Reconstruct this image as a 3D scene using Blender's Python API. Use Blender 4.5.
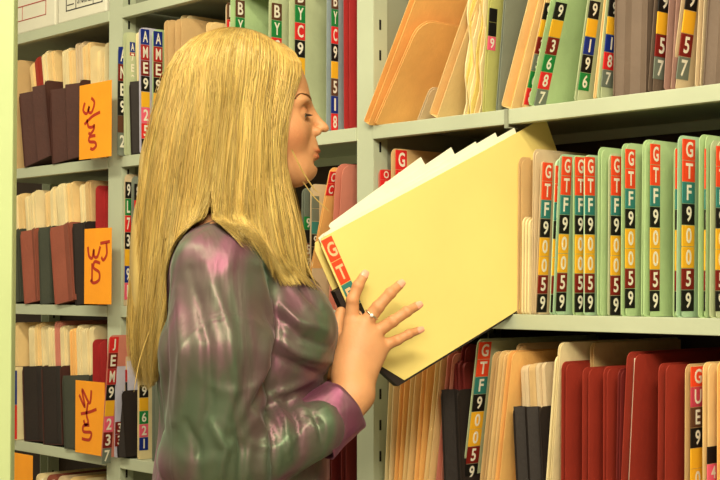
import bpy, bmesh, math, random
import numpy as np
from mathutils import Vector, Matrix
random.seed(7); np.random.seed(7)
C = bpy.context.scene
for o in list(bpy.data.objects): bpy.data.objects.remove(o)
COL = C.collection
# ---------------------------------------------------------------- camera
F, YAW, PIT, CX, CD, CH = 1400.0, 0.74612784, 0.03163005, 1.6908484, 1.57465431, 1.30462203
fw = np.array([-math.cos(YAW)*math.cos(PIT), math.sin(YAW)*math.cos(PIT), math.sin(PIT)])
rt = np.array([math.sin(YAW), math.cos(YAW), 0.0]); upv = np.cross(rt, fw)
CAM = np.array([CX, -CD, CH])
cd = bpy.data.cameras.new('camera'); cam = bpy.data.objects.new('camera', cd); COL.objects.link(cam)
cd.sensor_width = 36; cd.lens = 36*F/720; cd.clip_start = 0.05; cd.clip_end = 50
cam.matrix_world = Matrix(((rt[0], upv[0], -fw[0], CAM[0]), (rt[1], upv[1], -fw[1], CAM[1]), (rt[2], upv[2], -fw[2], CAM[2]), (0, 0, 0, 1)))
C.camera = cam
# ---------------------------------------------------------------- light
C.view_settings.view_transform = 'Standard'; C.view_settings.look = 'None'
C.view_settings.gamma = 1; C.view_settings.use_curve_mapping = False
C.view_settings.exposure = 0.45
w = bpy.data.worlds.new('world'); C.world = w; w.use_nodes = True
w.node_tree.nodes['Background'].inputs[0].default_value = (1.0, 0.90, 0.60, 1)
w.node_tree.nodes['Background'].inputs[1].default_value = 0.34
def area(name, loc, target, sx, sy, power, col):
    l = bpy.data.lights.new(name, 'AREA'); l.shape = 'RECTANGLE'; l.size = sx; l.size_y = sy
    l.energy = power; l.color = col
    o = bpy.data.objects.new(name, l); COL.objects.link(o); o.location = loc
    o.rotation_euler = (Vector(target)-Vector(loc)).to_track_quat('-Z', 'Y').to_euler()
    return o
area('aisle_tube_light', (0.2, -1.0, 2.62), (0.2, -0.98, 0), 2.6, 0.22, 34, (1.0, 0.94, 0.70))
area('aisle_tube_light', (2.6, -1.5, 2.62), (1.6, -0.6, 1.0), 1.8, 0.3, 20, (1.0, 0.94, 0.70))
area('camera_side_fill', (2.2, -2.0, 2.6), (0.2, -0.1, 1.2), 1.0, 0.4, 46, (1.0, 0.93, 0.69))  # added fill from the camera side, raised to ceiling height for brightness

# ---------------------------------------------------------------- helpers
def ray(x, y): return fw + (x-360)/F*rt - (y-240)/F*upv
def onrow(x, y, yo=0.0):
    v = ray(x, y); t = (yo+CD)/v[1]; p = CAM+t*v
    return p[0], p[2]
def atdepth(x, y, d): return CAM + d*ray(x, y)
def srgb(c):
    f = lambda u: (u/255/12.92) if u/255 <= .04045 else ((u/255+.055)/1.055)**2.4
    return tuple(f(u) for u in c)+(1,)
MATS = {}
def mat(name, rgb, rough=.6, bump=0, bscale=60, var=.06, vscale=8, metal=0, spec=.4, stretch=(1, 1, 1), sub=0, sheen=0):
    if name in MATS: return MATS[name]
    m = bpy.data.materials.new(name); m.use_nodes = True; nt = m.node_tree; b = nt.nodes['Principled BSDF']
    c = srgb(rgb)
    tc = nt.nodes.new('ShaderNodeTexCoord'); mp = nt.nodes.new('ShaderNodeMapping'); mp.inputs['Scale'].default_value = stretch
    nt.links.new(tc.outputs['Object'], mp.inputs[0])
    n = nt.nodes.new('ShaderNodeTexNoise'); n.inputs['Scale'].default_value = vscale; n.inputs['Detail'].default_value = 5
    nt.links.new(mp.outputs[0], n.inputs[0])
    r = nt.nodes.new('ShaderNodeValToRGB')
    r.color_ramp.elements[0].position = .3; r.color_ramp.elements[1].position = .7
    r.color_ramp.elements[0].color = tuple(max(0, u*(1-var*2)) for u in c[:3])+(1,)
    r.color_ramp.elements[1].color = tuple(min(1, u*(1+var)) for u in c[:3])+(1,)
    nt.links.new(n.outputs[0], r.inputs[0]); nt.links.new(r.outputs[0], b.inputs['Base Color'])
    b.inputs['Roughness'].default_value = rough; b.inputs['Metallic'].default_value = metal
    b.inputs['Specular IOR Level'].default_value = spec
    if sub:
        b.inputs['Subsurface Weight'].default_value = sub; b.inputs['Subsurface Scale'].default_value = .01
        b.inputs['Subsurface Radius'].default_value = (1, .35, .2)
    if bump:
        n2 = nt.nodes.new('ShaderNodeTexNoise'); n2.inputs['Scale'].default_value = bscale; nt.links.new(mp.outputs[0], n2.inputs[0])
        bp = nt.nodes.new('ShaderNodeBump'); bp.inputs['Strength'].default_value = bump; bp.inputs['Distance'].default_value = .002
        nt.links.new(n2.outputs[0], bp.inputs['Height']); nt.links.new(bp.outputs[0], b.inputs['Normal'])
    MATS[name] = m; return m
class MB:
    def __init__(s): s.v = []; s.f = []; s.m = []
    def add(s, vs, fs, mi=0):
        o = len(s.v); s.v += [tuple(map(float, q)) for q in vs]; s.f += [tuple(o+i for i in q) for q in fs]; s.m += [mi]*len(fs)
    def box(s, x0, x1, y0, y1, z0, z1, mi=0):
        s.add([(x0,y0,z0),(x1,y0,z0),(x1,y1,z0),(x0,y1,z0),(x0,y0,z1),(x1,y0,z1),(x1,y1,z1),(x0,y1,z1)],
              [(3,2,1,0),(4,5,6,7),(0,1,5,4),(1,2,6,5),(2,3,7,6),(3,0,4,7)], mi)
    def prism_x(s, poly, x0, x1, mi=0, dx=None):      # polygon in (y,z) extruded along x; dx(y,z) optional bend
        n = len(poly); g = dx or (lambda y, z: 0)
        vs = [(x0+g(y, z), y, z) for y, z in poly]+[(x1+g(y, z), y, z) for y, z in poly]
        fs = [tuple(range(n))[::-1], tuple(range(n, 2*n))]+[(i, (i+1) % n, n+(i+1) % n, n+i) for i in range(n)]
        s.add(vs, fs, mi)
    def build(s, name, mats, parent=None, smooth=False, bevel=0):
        me = bpy.data.meshes.new(name); me.from_pydata(s.v, [], s.f)
        for m in (mats if isinstance(mats, (list, tuple)) else [mats]): me.materials.append(m)
        me.polygons.foreach_set('material_index', s.m)
        if smooth: me.polygons.foreach_set('use_smooth', [True]*len(s.f))
        me.update(); o = bpy.data.objects.new(name, me); COL.objects.link(o)
        if parent: o.parent = parent
        if bevel:
            bv = o.modifiers.new('bevel', 'BEVEL'); bv.width = bevel; bv.segments = 2; bv.limit_method = 'ANGLE'
        return o
def thing(name, label, cat, group=None, loc=(0, 0, 0), rot=(0, 0, 0)):
    o = bpy.data.objects.new(name, None); COL.objects.link(o); o.location = loc; o.rotation_euler = rot
    o.empty_display_size = .05; o['label'] = label; o['category'] = cat
    if group: o['group'] = group
    return o
# ---- glyph outlines for lettering
GL = {}
def glyph(ch):
    if ch in GL: return GL[ch]
    cu = bpy.data.curves.new('t', 'FONT'); cu.body = ch; cu.size = 1; cu.offset = .022; cu.resolution_u = 3
    o = bpy.data.objects.new('t', cu); COL.objects.link(o)
    me = bpy.data.meshes.new_from_object(o)
    v = np.array([q.co[:2] for q in me.vertices]); f = [tuple(p.vertices) for p in me.polygons]
    v -= v.min(0); v /= v[:, 1].max() if len(v) else 1
    bpy.data.objects.remove(o); bpy.data.curves.remove(cu); bpy.data.meshes.remove(me)
    GL[ch] = (v, f, v[:, 0].max()); return GL[ch]
def text_on(mb, txt, org, ex, ey, h, mi=0, wscale=1.0, gap=.18):
    """glyph row starting at org, along ex, letter height h along ey (3-vectors)"""
    org, ex, ey = map(np.array, (org, ex, ey)); x = 0
    for ch in txt:
        if ch == ' ': x += .5*h*wscale; continue
        v, f, wd = glyph(ch)
        P = org+np.outer(v[:, 0]*h*wscale+x, ex)+np.outer(v[:, 1]*h, ey)
        mb.add(P, f, mi); x += (wd+gap)*h*wscale
def text_w(txt, h, ws=1.0, gap=.18): return sum((glyph(c)[2]+gap) if c != ' ' else .5 for c in txt)*h*ws-gap*h*ws

# ---------------------------------------------------------------- palette
M_steel = mat('shelf_paint', (184, 189, 162), .38, .15, 90, .05, 5)
M_steel2 = mat('post_paint_pale', (186, 197, 142), .4, .1, 90, .04, 5)
M_panel = mat('side_panel_paint', (150, 152, 130), .4, .15, 60, .06, 6)
M_dark = mat('slot_dark', (18, 15, 12), .8)
M_back = mat('back_panel', (62, 46, 34), .7, .2, 40, .1, 4)
M_paper = mat('paper_white', (238, 232, 208), .8, .1, 200, .04, 20)
M_text = mat('lettering_white', (236, 226, 205), .7, var=.02)
M_textd = mat('lettering_dark', (40, 34, 30), .7, var=.02)
PAL = dict(manila=(238, 202, 140), tan=(214, 176, 122), cream=(236, 214, 164), orange=(250, 190, 112), green=(180, 204, 148), sage=(192, 198, 156),
           beige=(214, 188, 150), teal=(176, 204, 166), red=(158, 50, 34), maroon=(118, 34, 30), taupe=(112, 92, 78), mauve=(168, 128, 116),
           brown=(74, 40, 32), black=(40, 30, 26), rust=(146, 78, 60), yellow=(226, 200, 110), greyblue=(150, 160, 164), lavender=(196, 190, 206),
           crimson=(176, 44, 44), pink=(212, 130, 110), olive=(196, 190, 110), grey=(128, 132, 116), darkgreen=(64, 66, 54))
def pm(k): return mat('card_'+k, PAL[k], .62, .25, 120, .07, 14)
LC = dict(o=(236, 72, 36), t=(52, 124, 116), k=(24, 20, 18), y=(240, 176, 40), d=(124, 28, 22), b=(24, 44, 128), g=(30, 128, 60), r=(222, 42, 42),
          p=(238, 96, 120), e=(112, 118, 104), m=(178, 40, 40), w=(226, 220, 196), l=(170, 176, 214), n=(96, 60, 40), v=(196, 66, 84))
def lm(k): return mat('label_'+k, LC[k], .45, var=.03)
Z1, Z2, Z3, Z0, ZM = 1.26, 1.565, 1.87, .955, .65

# ---------------------------------------------------------------- structure
def struct(name, mb, m, **k):
    o = mb.build(name, m, **k); o['kind'] = 'structure'; return o
b = MB(); b.box(-4, 4, -3.2, .8, -.05, 0); struct('floor', b, mat('floor_vinyl', (150, 138, 112), .35, .1, 30, .1, 12))
b = MB(); b.box(-4, 4, -3.2, .8, 2.75, 2.8); struct('ceiling', b, mat('ceiling_white', (225, 220, 205), .8, .1, 30))
b = MB(); b.box(-4, 4, .34, .44, 0, 2.75); struct('wall_back', b, mat('wall_back_paint', (96, 80, 60), .8))

# ---------------------------------------------------------------- shelving
SH = thing('shelving_unit', 'long run of pale green-grey steel shelving holding all the files', 'shelf')
D = .312
def post(xc, wd, m, y0=0.0, side=True):
    b = MB(); t = .002
    x0, x1 = xc-wd/2, xc+wd/2
    b.box(x0, x1, y0, y0+t, 0, 2.3); b.box(x0, x0+t, y0+t, y0+.032, 0, 2.3); b.box(x1-t, x1, y0+t, y0+.032, 0, 2.3)
    for z in np.arange(.1, 2.25, .0508): b.box(x1, x1+.0006, y0+.013, y0+.0175, z, z+.017, 1)
    b.box(x0, x0+t, D-.03, D, 0, 2.3); b.box(x1-t, x1, D-.03, D, 0, 2.3); b.box(x0, x1, D, D+t, 0, 2.3)
    for z in np.arange(.1, 2.25, .0508): b.box(x1, x1+.0006, D-.018, D-.0135, z, z+.017, 1)
    b.build('upright_post', [m, M_dark], SH, bevel=.0008)
    if not side: return
    b = MB(); b.box(xc-.001, xc+wd/2-.004, y0+.032, D-.03, .02, 2.28); b.build('side_panel', M_panel, SH)
post(-1.514, .04, M_steel, side=False); post(-.752, .05, M_steel); post(0, .04, M_steel); post(.762, .04, M_steel)
def shelf(x0, x1, z):
    b = MB(); b.box(x0, x1, .001, D-.004, z-.003, z); b.box(x0, x1, -.002, .001, z-.022, z+.0005); b.box(x0, x1, .001, .014, z-.022, z-.0195)
    b.box(x0, x1, D-.006, D-.004, z-.02, z-.003)
    b.build('shelf_board', M_steel, SH, bevel=.0009)
for z in (.06, .345, ZM, Z0, Z1, Z2, Z3, 2.175):
    for a, c in ((-1.494, -.777), (-.727, -.02), (.02, .742)): shelf(a, c, z)
b = MB(); b.box(-2.3, .79, D+.003, D+.006, .02, 2.28); b.build('back_panel', M_back, SH)
b = MB(); x = onrow(508, 112)[0]; b.box(x-.003, x+.003, -.005, -.002, Z2-.026, Z2+.001); b.box(x-.003, x+.003, -.005, .02, Z2-.028, Z2-.026)
b.build('shelf_clip', M_panel, SH)
# near upright of another rack at the left border
pz = atdepth(11.5, 300, 1.55); ang = math.atan2(rt[1], rt[0])
NP = thing('rack_upright', 'pale green steel upright standing nearest, along the left border of the photo', 'post', None, (pz[0], pz[1], 0), (0, 0, ang))
b = MB(); b.box(-.045, 0, 0, .003, 0, 2.75); b.box(-.045, -.042, .003, .04, 0, 2.75); b.box(-.003, 0, .003, .02, 0, 2.75); b.build('steel_angle', M_steel2, NP, bevel=.001)
b = MB(); b.box(-.06, .015, -.015, .055, 0, .004); b.build('foot_plate', M_steel2, NP)

# ---------------------------------------------------------------- files
def rpoly(y0, y1, z0, z1, r=.011, rb=.004, n=4, notch=None):
    p = []
    def arc(cy, cz, r, a0, a1):
        for i in range(n+1):
            a = math.radians(a0+(a1-a0)*i/n); p.append((cy+r*math.cos(a), cz+r*math.sin(a)))
    arc(y0+rb, z0+rb, rb, 270, 180)                        # bottom front
    arc(y0+r, z1-r, r, 180, 90)                            # top front
    if notch: p.extend([(y0+notch, z1), (y0+notch+.006, z1-.012)]); p.append((y1, z1-.012))
    else: p.append((y1, z1))
    p.append((y1, z0)); return p
def base_of(lo, hi, zs, yo):
    X1, z1 = onrow(*lo, yo); X2, z2 = onrow(*hi, yo)
    k = (zs-z1)/(z2-z1); xb = X1+(X2-X1)*k
    lean = math.atan2(X2-xb, z2-zs); H = math.hypot(X2-xb, z2-zs)
    return xb, lean, H
def label_strip(root, spec, W, H, zs, xb, lean, yo, wd, thick, two=False):
    """spec: (chars, colours, y_top, y_bottom, px column) - stickers folded round the tab edge"""
    chars, cols, yt, yb, px = spec
    zt = (onrow(px, yt, yo)[1]-zs)/math.cos(lean); zb = (onrow(px, yb, yo)[1]-zs)/math.cos(lean)
    n = len(cols); h = (zt-zb)/n; mb = MB(); e = .0005; keys = []
    tx = MB()
    for i, c in enumerate(cols):
        if c not in keys: keys.append(c)
        k = keys.index(c); z1 = zt-i*h-.0004; z0 = zt-(i+1)*h+.0004
        mb.box(thick, thick+e, -e, wd, z0, z1, k); mb.box(thick-.0011, thick, -e, 0, z0, z1, k)
        ch = chars[i]
        if ch != ' ':
            gh = h*.72; gw = glyph(ch)[2]; ws = min(.95, wd*.62/(gw*gh))
            text_on(tx, ch, (thick+e+.0003, (wd-gw*gh*ws)/2, z0+h*.14), (0, 1, 0), (0, 0, 1), gh, 0, ws)
    s = mb.build('label_strip', [lm(k) for k in keys], root)
    if tx.v: tx.build('lettering', M_text, s)
def folder(label, lo, hi, zs, col, thick=.004, h=None, yo=.004, strip=None, swd=.024, depth=.29, kind='file_folder', cat='folder', group='file folders on the shelves', papers=True, notch=None, r=.011, tilt=0, pcol=None, gap=None):
    xb, lean, H = base_of(lo, hi, zs, yo)
    if h: H = h
    if strip and thick > .0035: xb -= (thick-.001)*.85
    root = thing(kind, label, cat, group, (xb, yo, zs+.0006+max(0, -lean)*thick+max(0, math.sin(lean))*thick), (0, lean, tilt))
    m = pm(col); t = .0009
    poly = rpoly(0, depth, 0, H, r, notch=notch); b = MB()
    rng = random.Random(label); k1, k2 = rng.uniform(-.0012, .0012), rng.uniform(0, 6)
    if thick > .0035:
        b.prism_x(poly, 0, t)
        p2 = rpoly(0.0008, depth, 0, H-rng.uniform(.000, .004), r, notch=notch)
        b.prism_x(p2, thick-t, thick)
        b.box(t, thick-t, .004, depth, 0, t)
    else: b.prism_x(poly, 0, thick)
    b.build('cover', m, root)
    if papers and thick > .0035:
        b = MB(); n = max(1, int((thick-2*t)/.0016)); q = (thick-2*t)/n
        for i in range(n):
            fy = .014+rng.uniform(0, .012)
            b.box(t+i*q+.0001, t+(i+1)*q-.0002, fy, depth-.01, t, H-.008-rng.uniform(0, .014))
        b.build('paper_stack', pm(pcol) if pcol else M_paper, root)
    if strip: label_strip(root, strip, 0, H, zs, xb, lean, yo, swd, thick)
    return root
def pocket(label, lo, hi, zs, col, width, h=None, yo=.002, gus=.86, folds=3, fill=('cream',), fillh=.2, depth=.28, colg=None, ribs=.012, fy=0.01, fpull=0.0, group='expanding file pockets on the shelves'):
    """expanding pocket: two side panels, pleated front gusset, files inside"""
    xb, lean, H = base_of(lo, hi, zs, yo)
    if h: H = h
    root = thing('expanding_pocket', label, 'file pocket', group, (xb, yo, zs+.0006), (0, lean, 0))
    m = pm(col); b = MB()
    b.prism_x(rpoly(0, depth, 0, H), 0, .0015); b.prism_x(rpoly(0, depth, 0, H), width-.0015, width); b.box(0, width, 0, depth, 0, .001)
    b.build('side_panels', m, root)
    n = folds*2; b = MB(); xs = [width*i/n for i in range(n+1)]; hz = H*gus
    for i in range(n):
        ya, yb = (.002 if i % 2 == 0 else ribs), (ribs if i % 2 == 0 else .002)
        x0, x1 = xs[i], xs[i+1]; t = .001
        b.add([(x0, ya, 0), (x1, yb, 0), (x1, yb, hz), (x0, ya, hz), (x0, ya+t, 0), (x1, yb+t, 0), (x1, yb+t, hz), (x0, ya+t, hz)],
              [(0, 1, 2, 3), (7, 6, 5, 4), (3, 2, 6, 7), (1, 0, 4, 5), (0, 3, 7, 4), (2, 1, 5, 6)])
    b.build('front_gusset', pm(colg or col), root)
    rng = random.Random(label+'f')
    if fill:
        k = len(fill); q = (width-.005)/k
        for i, c in enumerate(fill):
            b = MB(); x0 = .0025+i*q; hh = fillh*rng.uniform(.99, 1.05)
            ns = max(1, int(q/.006)); qq = q/ns
            for j in range(ns):
                b.prism_x(rpoly(fy+.006+rng.uniform(0, .006), depth-.01, .002, hh*rng.uniform(.985, 1.0), .01), x0+j*qq, x0+(j+1)*qq-.0012)
            b.build('folder_stack', pm(c), root)
    return root
# ---------------------------------------------------------------- the pulled-out folder
SX = onrow(517, 300)[0]-.004
A0 = atdepth(318, 240, 1.92); SL = np.array([SX, 0.0]); AB = SL-A0[:2]; LAB = np.linalg.norm(AB); AB /= LAB
def plan(u):
    """plan position at arc length u: straight toward the slot, bending into it"""
    u0 = LAB-.05
    if u <= u0: return A0[:2]+AB*u, np.array([AB[1], -AB[0]])
    R = .16; a0 = math.atan2(AB[1], AB[0]); a1 = math.radians(86)
    p0 = A0[:2]+AB*u0; k = (a1-a0)/(R)
    n = 14; q = p0.copy(); a = a0; du = (u-u0)/n
    for i in range(n): a = min(a0+k*(i+.5)*du*1.0, a1); q = q+du*np.array([math.cos(a), math.sin(a)])
    a = min(a0+k*(u-u0), a1)
    return q, np.array([math.sin(a), -math.cos(a)])
PHI = math.radians(26.5)
def sheet(mb, U0, U1, V0, V1, off, th, mi=0, phi=PHI, org=(0, 0), rc=.01, nU=44, nV=8, cut=0):
    """curved slab in the folder's own surface; off = distance toward the aisle side"""
    vs = []; c, s = math.cos(phi), math.sin(phi)
    for side in (0, 1):
        for i in range(nU+1):
            for j in range(nV+1):
                fu, fv = i/nU, j/nV; U = U0+(U1-U0)*fu; V = V0+(V1-V0)*fv
                e = rc if i == 0 else 0                    # rounded front corners
                if i == 0: V = min(max(V, V0+e), V1-e)
                if cut: U = max(U, cut*(V-V1+.05)/.05)
                u = org[0]+U*c+V*s; z = A0[2]+org[1]+U*s-V*c
                p, n = plan(max(u, -.02)); o = off+th*side
                vs.append((p[0]+n[0]*o, p[1]+n[1]*o, z))
    N = (nU+1)*(nV+1); I = lambda s_, i, j: s_*N+i*(nV+1)+j; fs = []
    for i in range(nU):
        for j in range(nV):
            fs.append((I(0, i, j), I(0, i, j+1), I(0, i+1, j+1), I(0, i+1, j))); fs.append((I(1, i, j), I(1, i+1, j), I(1, i+1, j+1), I(1, i, j+1)))
    for i in range(nU):
        fs.append((I(0, i, 0), I(0, i+1, 0), I(1, i+1, 0), I(1, i, 0))); fs.append((I(0, i, nV), I(1, i, nV), I(1, i+1, nV), I(0, i+1, nV)))
    for j in range(nV):
        fs.append((I(0, 0, j), I(1, 0, j), I(1, 0, j+1), I(0, 0, j+1))); fs.append((I(0, nU, j), I(0, nU, j+1), I(1, nU, j+1), I(1, nU, j)))
    mb.add(vs, fs, mi)
HF = thing('file_folder', 'large pale yellow file folder held tilted in the woman\'s hands, half out of the shelf', 'folder', None, tuple(A0))
def hbuild(mb, name, m, smooth=False, parent=HF):
    o = mb.build(name, m, None, smooth)
    o.parent = parent; o.matrix_parent_inverse = Matrix.Translation(-Vector(A0)); return o
FL = .43
m_yel = mat('card_held_yellow', (236, 211, 126), .5, .12, 60, .03, 5)
b = MB(); sheet(b, 0, FL, 0, .236, 0, .0012, nV=24, nU=80, cut=.034); hbuild(b, 'front_cover', m_yel)
b = MB(); sheet(b, -.004, FL, .004, .236, -.016, .0012, nV=24, nU=80, cut=.04); hbuild(b, 'back_cover', m_yel)
b = MB(); sheet(b, -.008, FL-.01, .075, .2395, -.0145, .0135, rc=.0, nV=24, nU=80, cut=.022); hbuild(b, 'black_gusset', pm('black'))
b = MB()
for k, (U0, U1, V0, ph, dz) in enumerate([(.012, .37, -.004, .010, 0), (.008, .30, -.002, .055, -.002), (.02, .26, -.003, .095, -.002), (.006, .34, -.002, .034, 0), (.03, .21, -.006, .13, 0)]):
    sheet(b, U0, U1, V0, .12, -.003-.0024*k, .0008, phi=PHI+ph, org=(0, dz), rc=.002)
hbuild(b, 'loose_papers', M_paper)
# sticker column on the front edge
b = MB(); tx = MB()
for i, (ch, c) in enumerate((('G', 0), ('T', 0), ('F', 1), ('9', 2))):
    V0 = .003+i*.0345; sheet(b, .003, .0205, V0, V0+.0335, .0012, .0006, c, rc=.0, nU=3, nV=3)
    v, f, wd = glyph(ch); gh = .021; P = []
    cph, sph = math.cos(PHI), math.sin(PHI)
    for x, y in v:
        U = .006+x*gh*.7; V = V0+.028-y*gh; u = U*cph+V*sph; p, n = plan(u); P.append((p[0]+n[0]*.0021, p[1]+n[1]*.0021, A0[2]+U*sph-V*cph))
    tx.add(P, f)
s = hbuild(b, 'label_strip', [lm('o'), lm('t'), lm('k')]); hbuild(tx, 'lettering', mat('lettering_pale_orange', (246, 190, 140), .7, var=.02), parent=s)
s.children[0].matrix_parent_inverse = Matrix.Identity(4)

# ---------------------------------------------------------------- files, middle shelf of the right bay
GTF = 'GTF90059'; GC = 'ootkyydk'
G1 = 'files on the middle shelf of the right bay'
def gtf(label, lo, hi, px, yt, yb, col, thick=.006, chars=GTF, cols=GC, **k):
    return folder(label, lo, hi, Z1, col, thick, strip=(chars, cols, yt, yb, px), group=G1, **{'swd': .0205, **k})
folder('plain tan file folder with a rounded top right beside the pulled-out yellow folder', (517, 300), (518.5, 157), Z1, 'tan', .006, group=G1)
for i, (x, l) in enumerate(((522, 'nearest the pulled-out yellow folder'), (525, 'second from the pulled-out yellow folder'), (528, 'third from the pulled-out yellow folder, next to the beige folder'))):
    folder('thin low cream folder, '+l, (x-.6, 300), (x+.2, 217+i), Z1, 'cream', .0028, yo=.002, group=G1)
folder('tall unlabelled beige folder with a rounded corner left of the first labelled file', (531.5, 300), (533, 149), Z1, 'beige', .004, group=G1)
gtf('pinkish beige folder with the leftmost GTF label strip of the row, leaning slightly', (536.5, 311), (543, 160), 537, 163, 313, 'beige', .005, cols='ootkyydk')
gtf('thin teal folder half hidden behind the second full label strip of the row', (549.5, 311), (555, 159), 553, 166, 313, 'teal', .003, swd=.016)
gtf('teal-green folder with orange and yellow labels leaning right, second full strip from the left', (555.5, 311), (562, 154), 556, 157, 312, 'teal', .007)
gtf('green folder whose GTF strip touches an identical strip on its right', (574.5, 311), (575, 155), 575, 157, 313, 'green', .005)
gtf('green folder with GTF strip right of the touching twin strip', (583.5, 311), (583.8, 155), 583, 157, 313, 'teal', .0034)
folder('plain pale green folder between the twin strips and the next labelled file', (597, 311), (598, 147), Z1, 'green', .006, group=G1)
gtf('sage folder just right of the plain green one, its GTF strip set slightly low', (610, 311), (611, 153), 611, 156, 316, 'sage', .006)
gtf('green folder with red digit 5 sticker, fifth full label strip along the row', (624.5, 311), (625, 143), 625, 149, 309, 'green', .008)
folder('plain tall green folder left of the sixth GTF strip', (641, 311), (642.5, 140), Z1, 'green', .005, group=G1)
gtf('wide green folder whose GTF strip stands alone with plain green on both sides', (648.8, 311), (649.5, 139), 649, 144, 312, 'green', .012)
gtf('green folder with its strip mostly hidden behind the next taller file', (674.5, 311), (675.5, 146), 675, 149, 312, 'green', .004)
gtf('tallest green folder with bright orange labels near the right edge of the photo', (680.5, 311), (682, 135), 681, 139, 312, 'teal', .009, swd=.027)
gtf('large pale green folder near the right edge of the photo, without full label strip', (703, 311), (704, 134), 716, 148, 312, 'green', .01, swd=.001, )
gtf('green folder at the extreme right with only a sliver of orange label in view', (714.5, 311), (715.5, 140), 716, 146, 312, 'sage', .01)
folder('yellow-edged plain folder beyond the right border of the middle row', (735, 311), (736, 140), Z1, 'sage', .01, group=G1)
# left of the pulled-out folder
folder('short pinkish folder with a small red O label beside the middle shelf upright', (380, 300), (380, 169), Z1, 'pink', .006, strip=('OG', 'rr', 170, 190, 380), group=G1, yo=.008)
folder('tan folder with a red G label standing right of the red O label folder', (395, 300), (395, 148), Z1, 'tan', .012, strip=('GT', 'rr', 150, 190, 395), group=G1, yo=.004, pcol='beige')
for i, (x, y) in enumerate(((412, 160), (428, 157), (446, 152), (463, 150), (480, 150), (496, 149))):
    folder('manila folder behind the held papers, '+('first', 'second', 'third', 'fourth', 'fifth', 'sixth')[i]+' from the red G label folder', (x, 300), (x+1, y+4), Z1, ('tan', 'manila')[i % 2], .010, group=G1, yo=.02)

# ---------------------------------------------------------------- upper shelf of the right bay
G2 = 'files on the upper shelf of the right bay'
U = dict(zs=Z2, group=G2)
folder('orange manila folder leaning hardest, touching the shelf upright', (367.5, 115), (411, 0), col='orange', thick=.012, h=.245, yo=-.014, **U)
folder('short orange folder with a big rounded corner leaning behind the hardest leaning one', (375.5, 121), (419.5, 20), col='orange', thick=.004, r=.03, yo=-.010, **U)
folder('pale crumpled paper packet low between two leaning orange folders', (418, 119), (430, 88), col='beige', thick=.004, yo=.02, **U)
folder('wide orange manila folder leaning right, middle of the three leaning ones', (429.5, 118), (470, 0), col='manila', thick=.018, h=.25, pcol='orange', **U)
b = thing('paper_bundle', 'rumpled bundle of cream papers with a ragged front edge between orange and green folders', 'papers', None, tuple([onrow(460, 114)[0], .004, Z2+.0006]), (0, .09, 0))
for i in range(7):
    mb = MB(); rng = random.Random(i); pts = []
    n = 12
    for k in range(n+1): pts.append((.004*math.sin(k*1.3+i)+.003*rng.random()+.0015*i, .235*k/n))
    poly = [(y, z) for y, z in pts]+[(.26, .235), (.26, 0)]
    mb.prism_x(poly[::-1], .0005+i*.004, .0005+i*.004+.0014+.0008*rng.random(), dx=lambda y, z: .002*math.sin(z*30+i)*math.exp(-y*20)); mb.build('sheet', pm(('cream', 'yellow', 'manila')[i % 3]), b)
folder('olive green folder with small black and pink stickers beside the rumpled papers', (484, 107), (490, 0), col='olive', thick=.005, h=.245, strip=('  9', 'kkp', 8, 50, 490), swd=.016, **U)
folder('grey-green folder just right of the olive folder with pink sticker', (496, 106), (503, 10), col='grey', thick=.004, h=.215, **U)
folder('broad manila orange folder leaning right over the shelf clip', (502, 107), (529.5, 0), col='manila', thick=.02, h=.25, pcol='orange', **U)
folder('manila folder edge with a red 8 sticker behind the green leaning folder', (524, 104), (546, 0), col='manila', thick=.004, h=.245, strip=('9 3568', 'kydegr', 5, 104, 533), swd=.02, **U)
folder('green leaning folder with stickers 9 3 6 8 7', (534, 103), (556, 0), col='green', thick=.012, h=.245, strip=('9 3687', 'kydgre', 4, 105, 545), **U)
folder('green folder with stickers 9 1 9 6 in yellow, blue, black and green', (577, 96), (590, 0), col='sage', thick=.006, h=.245, strip=('9 196', 'kybkg', 2, 90, 582), swd=.022, **U)
folder('tan folder edge between the blue 1 strips', (593.5, 94), (604, 0), col='manila', thick=.004, h=.245, **U)
folder('tan folder with stickers 9 1 8 7, blue over red', (600, 93), (609, 0), col='sage', thick=.007, h=.245, strip=('9 187', 'kybre', 0, 87, 604), swd=.024, **U)
pocket('dusky taupe file pocket standing wide between the labelled files', (613, 90), (615, 0), Z2, 'taupe', .055, h=.25, gus=1.0, folds=2, fill=('taupe',), group=G2, ribs=.006)
folder('brownish folder with yellow, red 5 and grey 7 stickers right of the taupe pocket', (652, 84), (658, 0), col='taupe', thick=.008, h=.24, strip=('9 57', 'kyde', -10, 79, 655), swd=.026, yo=-.002, **U)
folder('mauve folder edge between the two strips reading 5 7', (664, 84), (669, 0), col='mauve', thick=.012, h=.245, yo=.0, **U)
folder('tan folder with long yellow sticker over dark red 5 and grey 7', (675, 82), (685, 0), col='beige', thick=.008, h=.24, strip=('9 57', 'kyde', -12, 79, 680), swd=.026, **U)
folder('tan folder standing right of the long yellow sticker', (695, 82), (699, 0), col='beige', thick=.008, h=.245, **U)
pocket('dark taupe file pocket at the upper right corner of the photo', (703, 80), (708, 0), Z2, 'taupe', .06, h=.25, gus=1.0, folds=2, fill=('taupe',), group=G2, ribs=.006)

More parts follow.
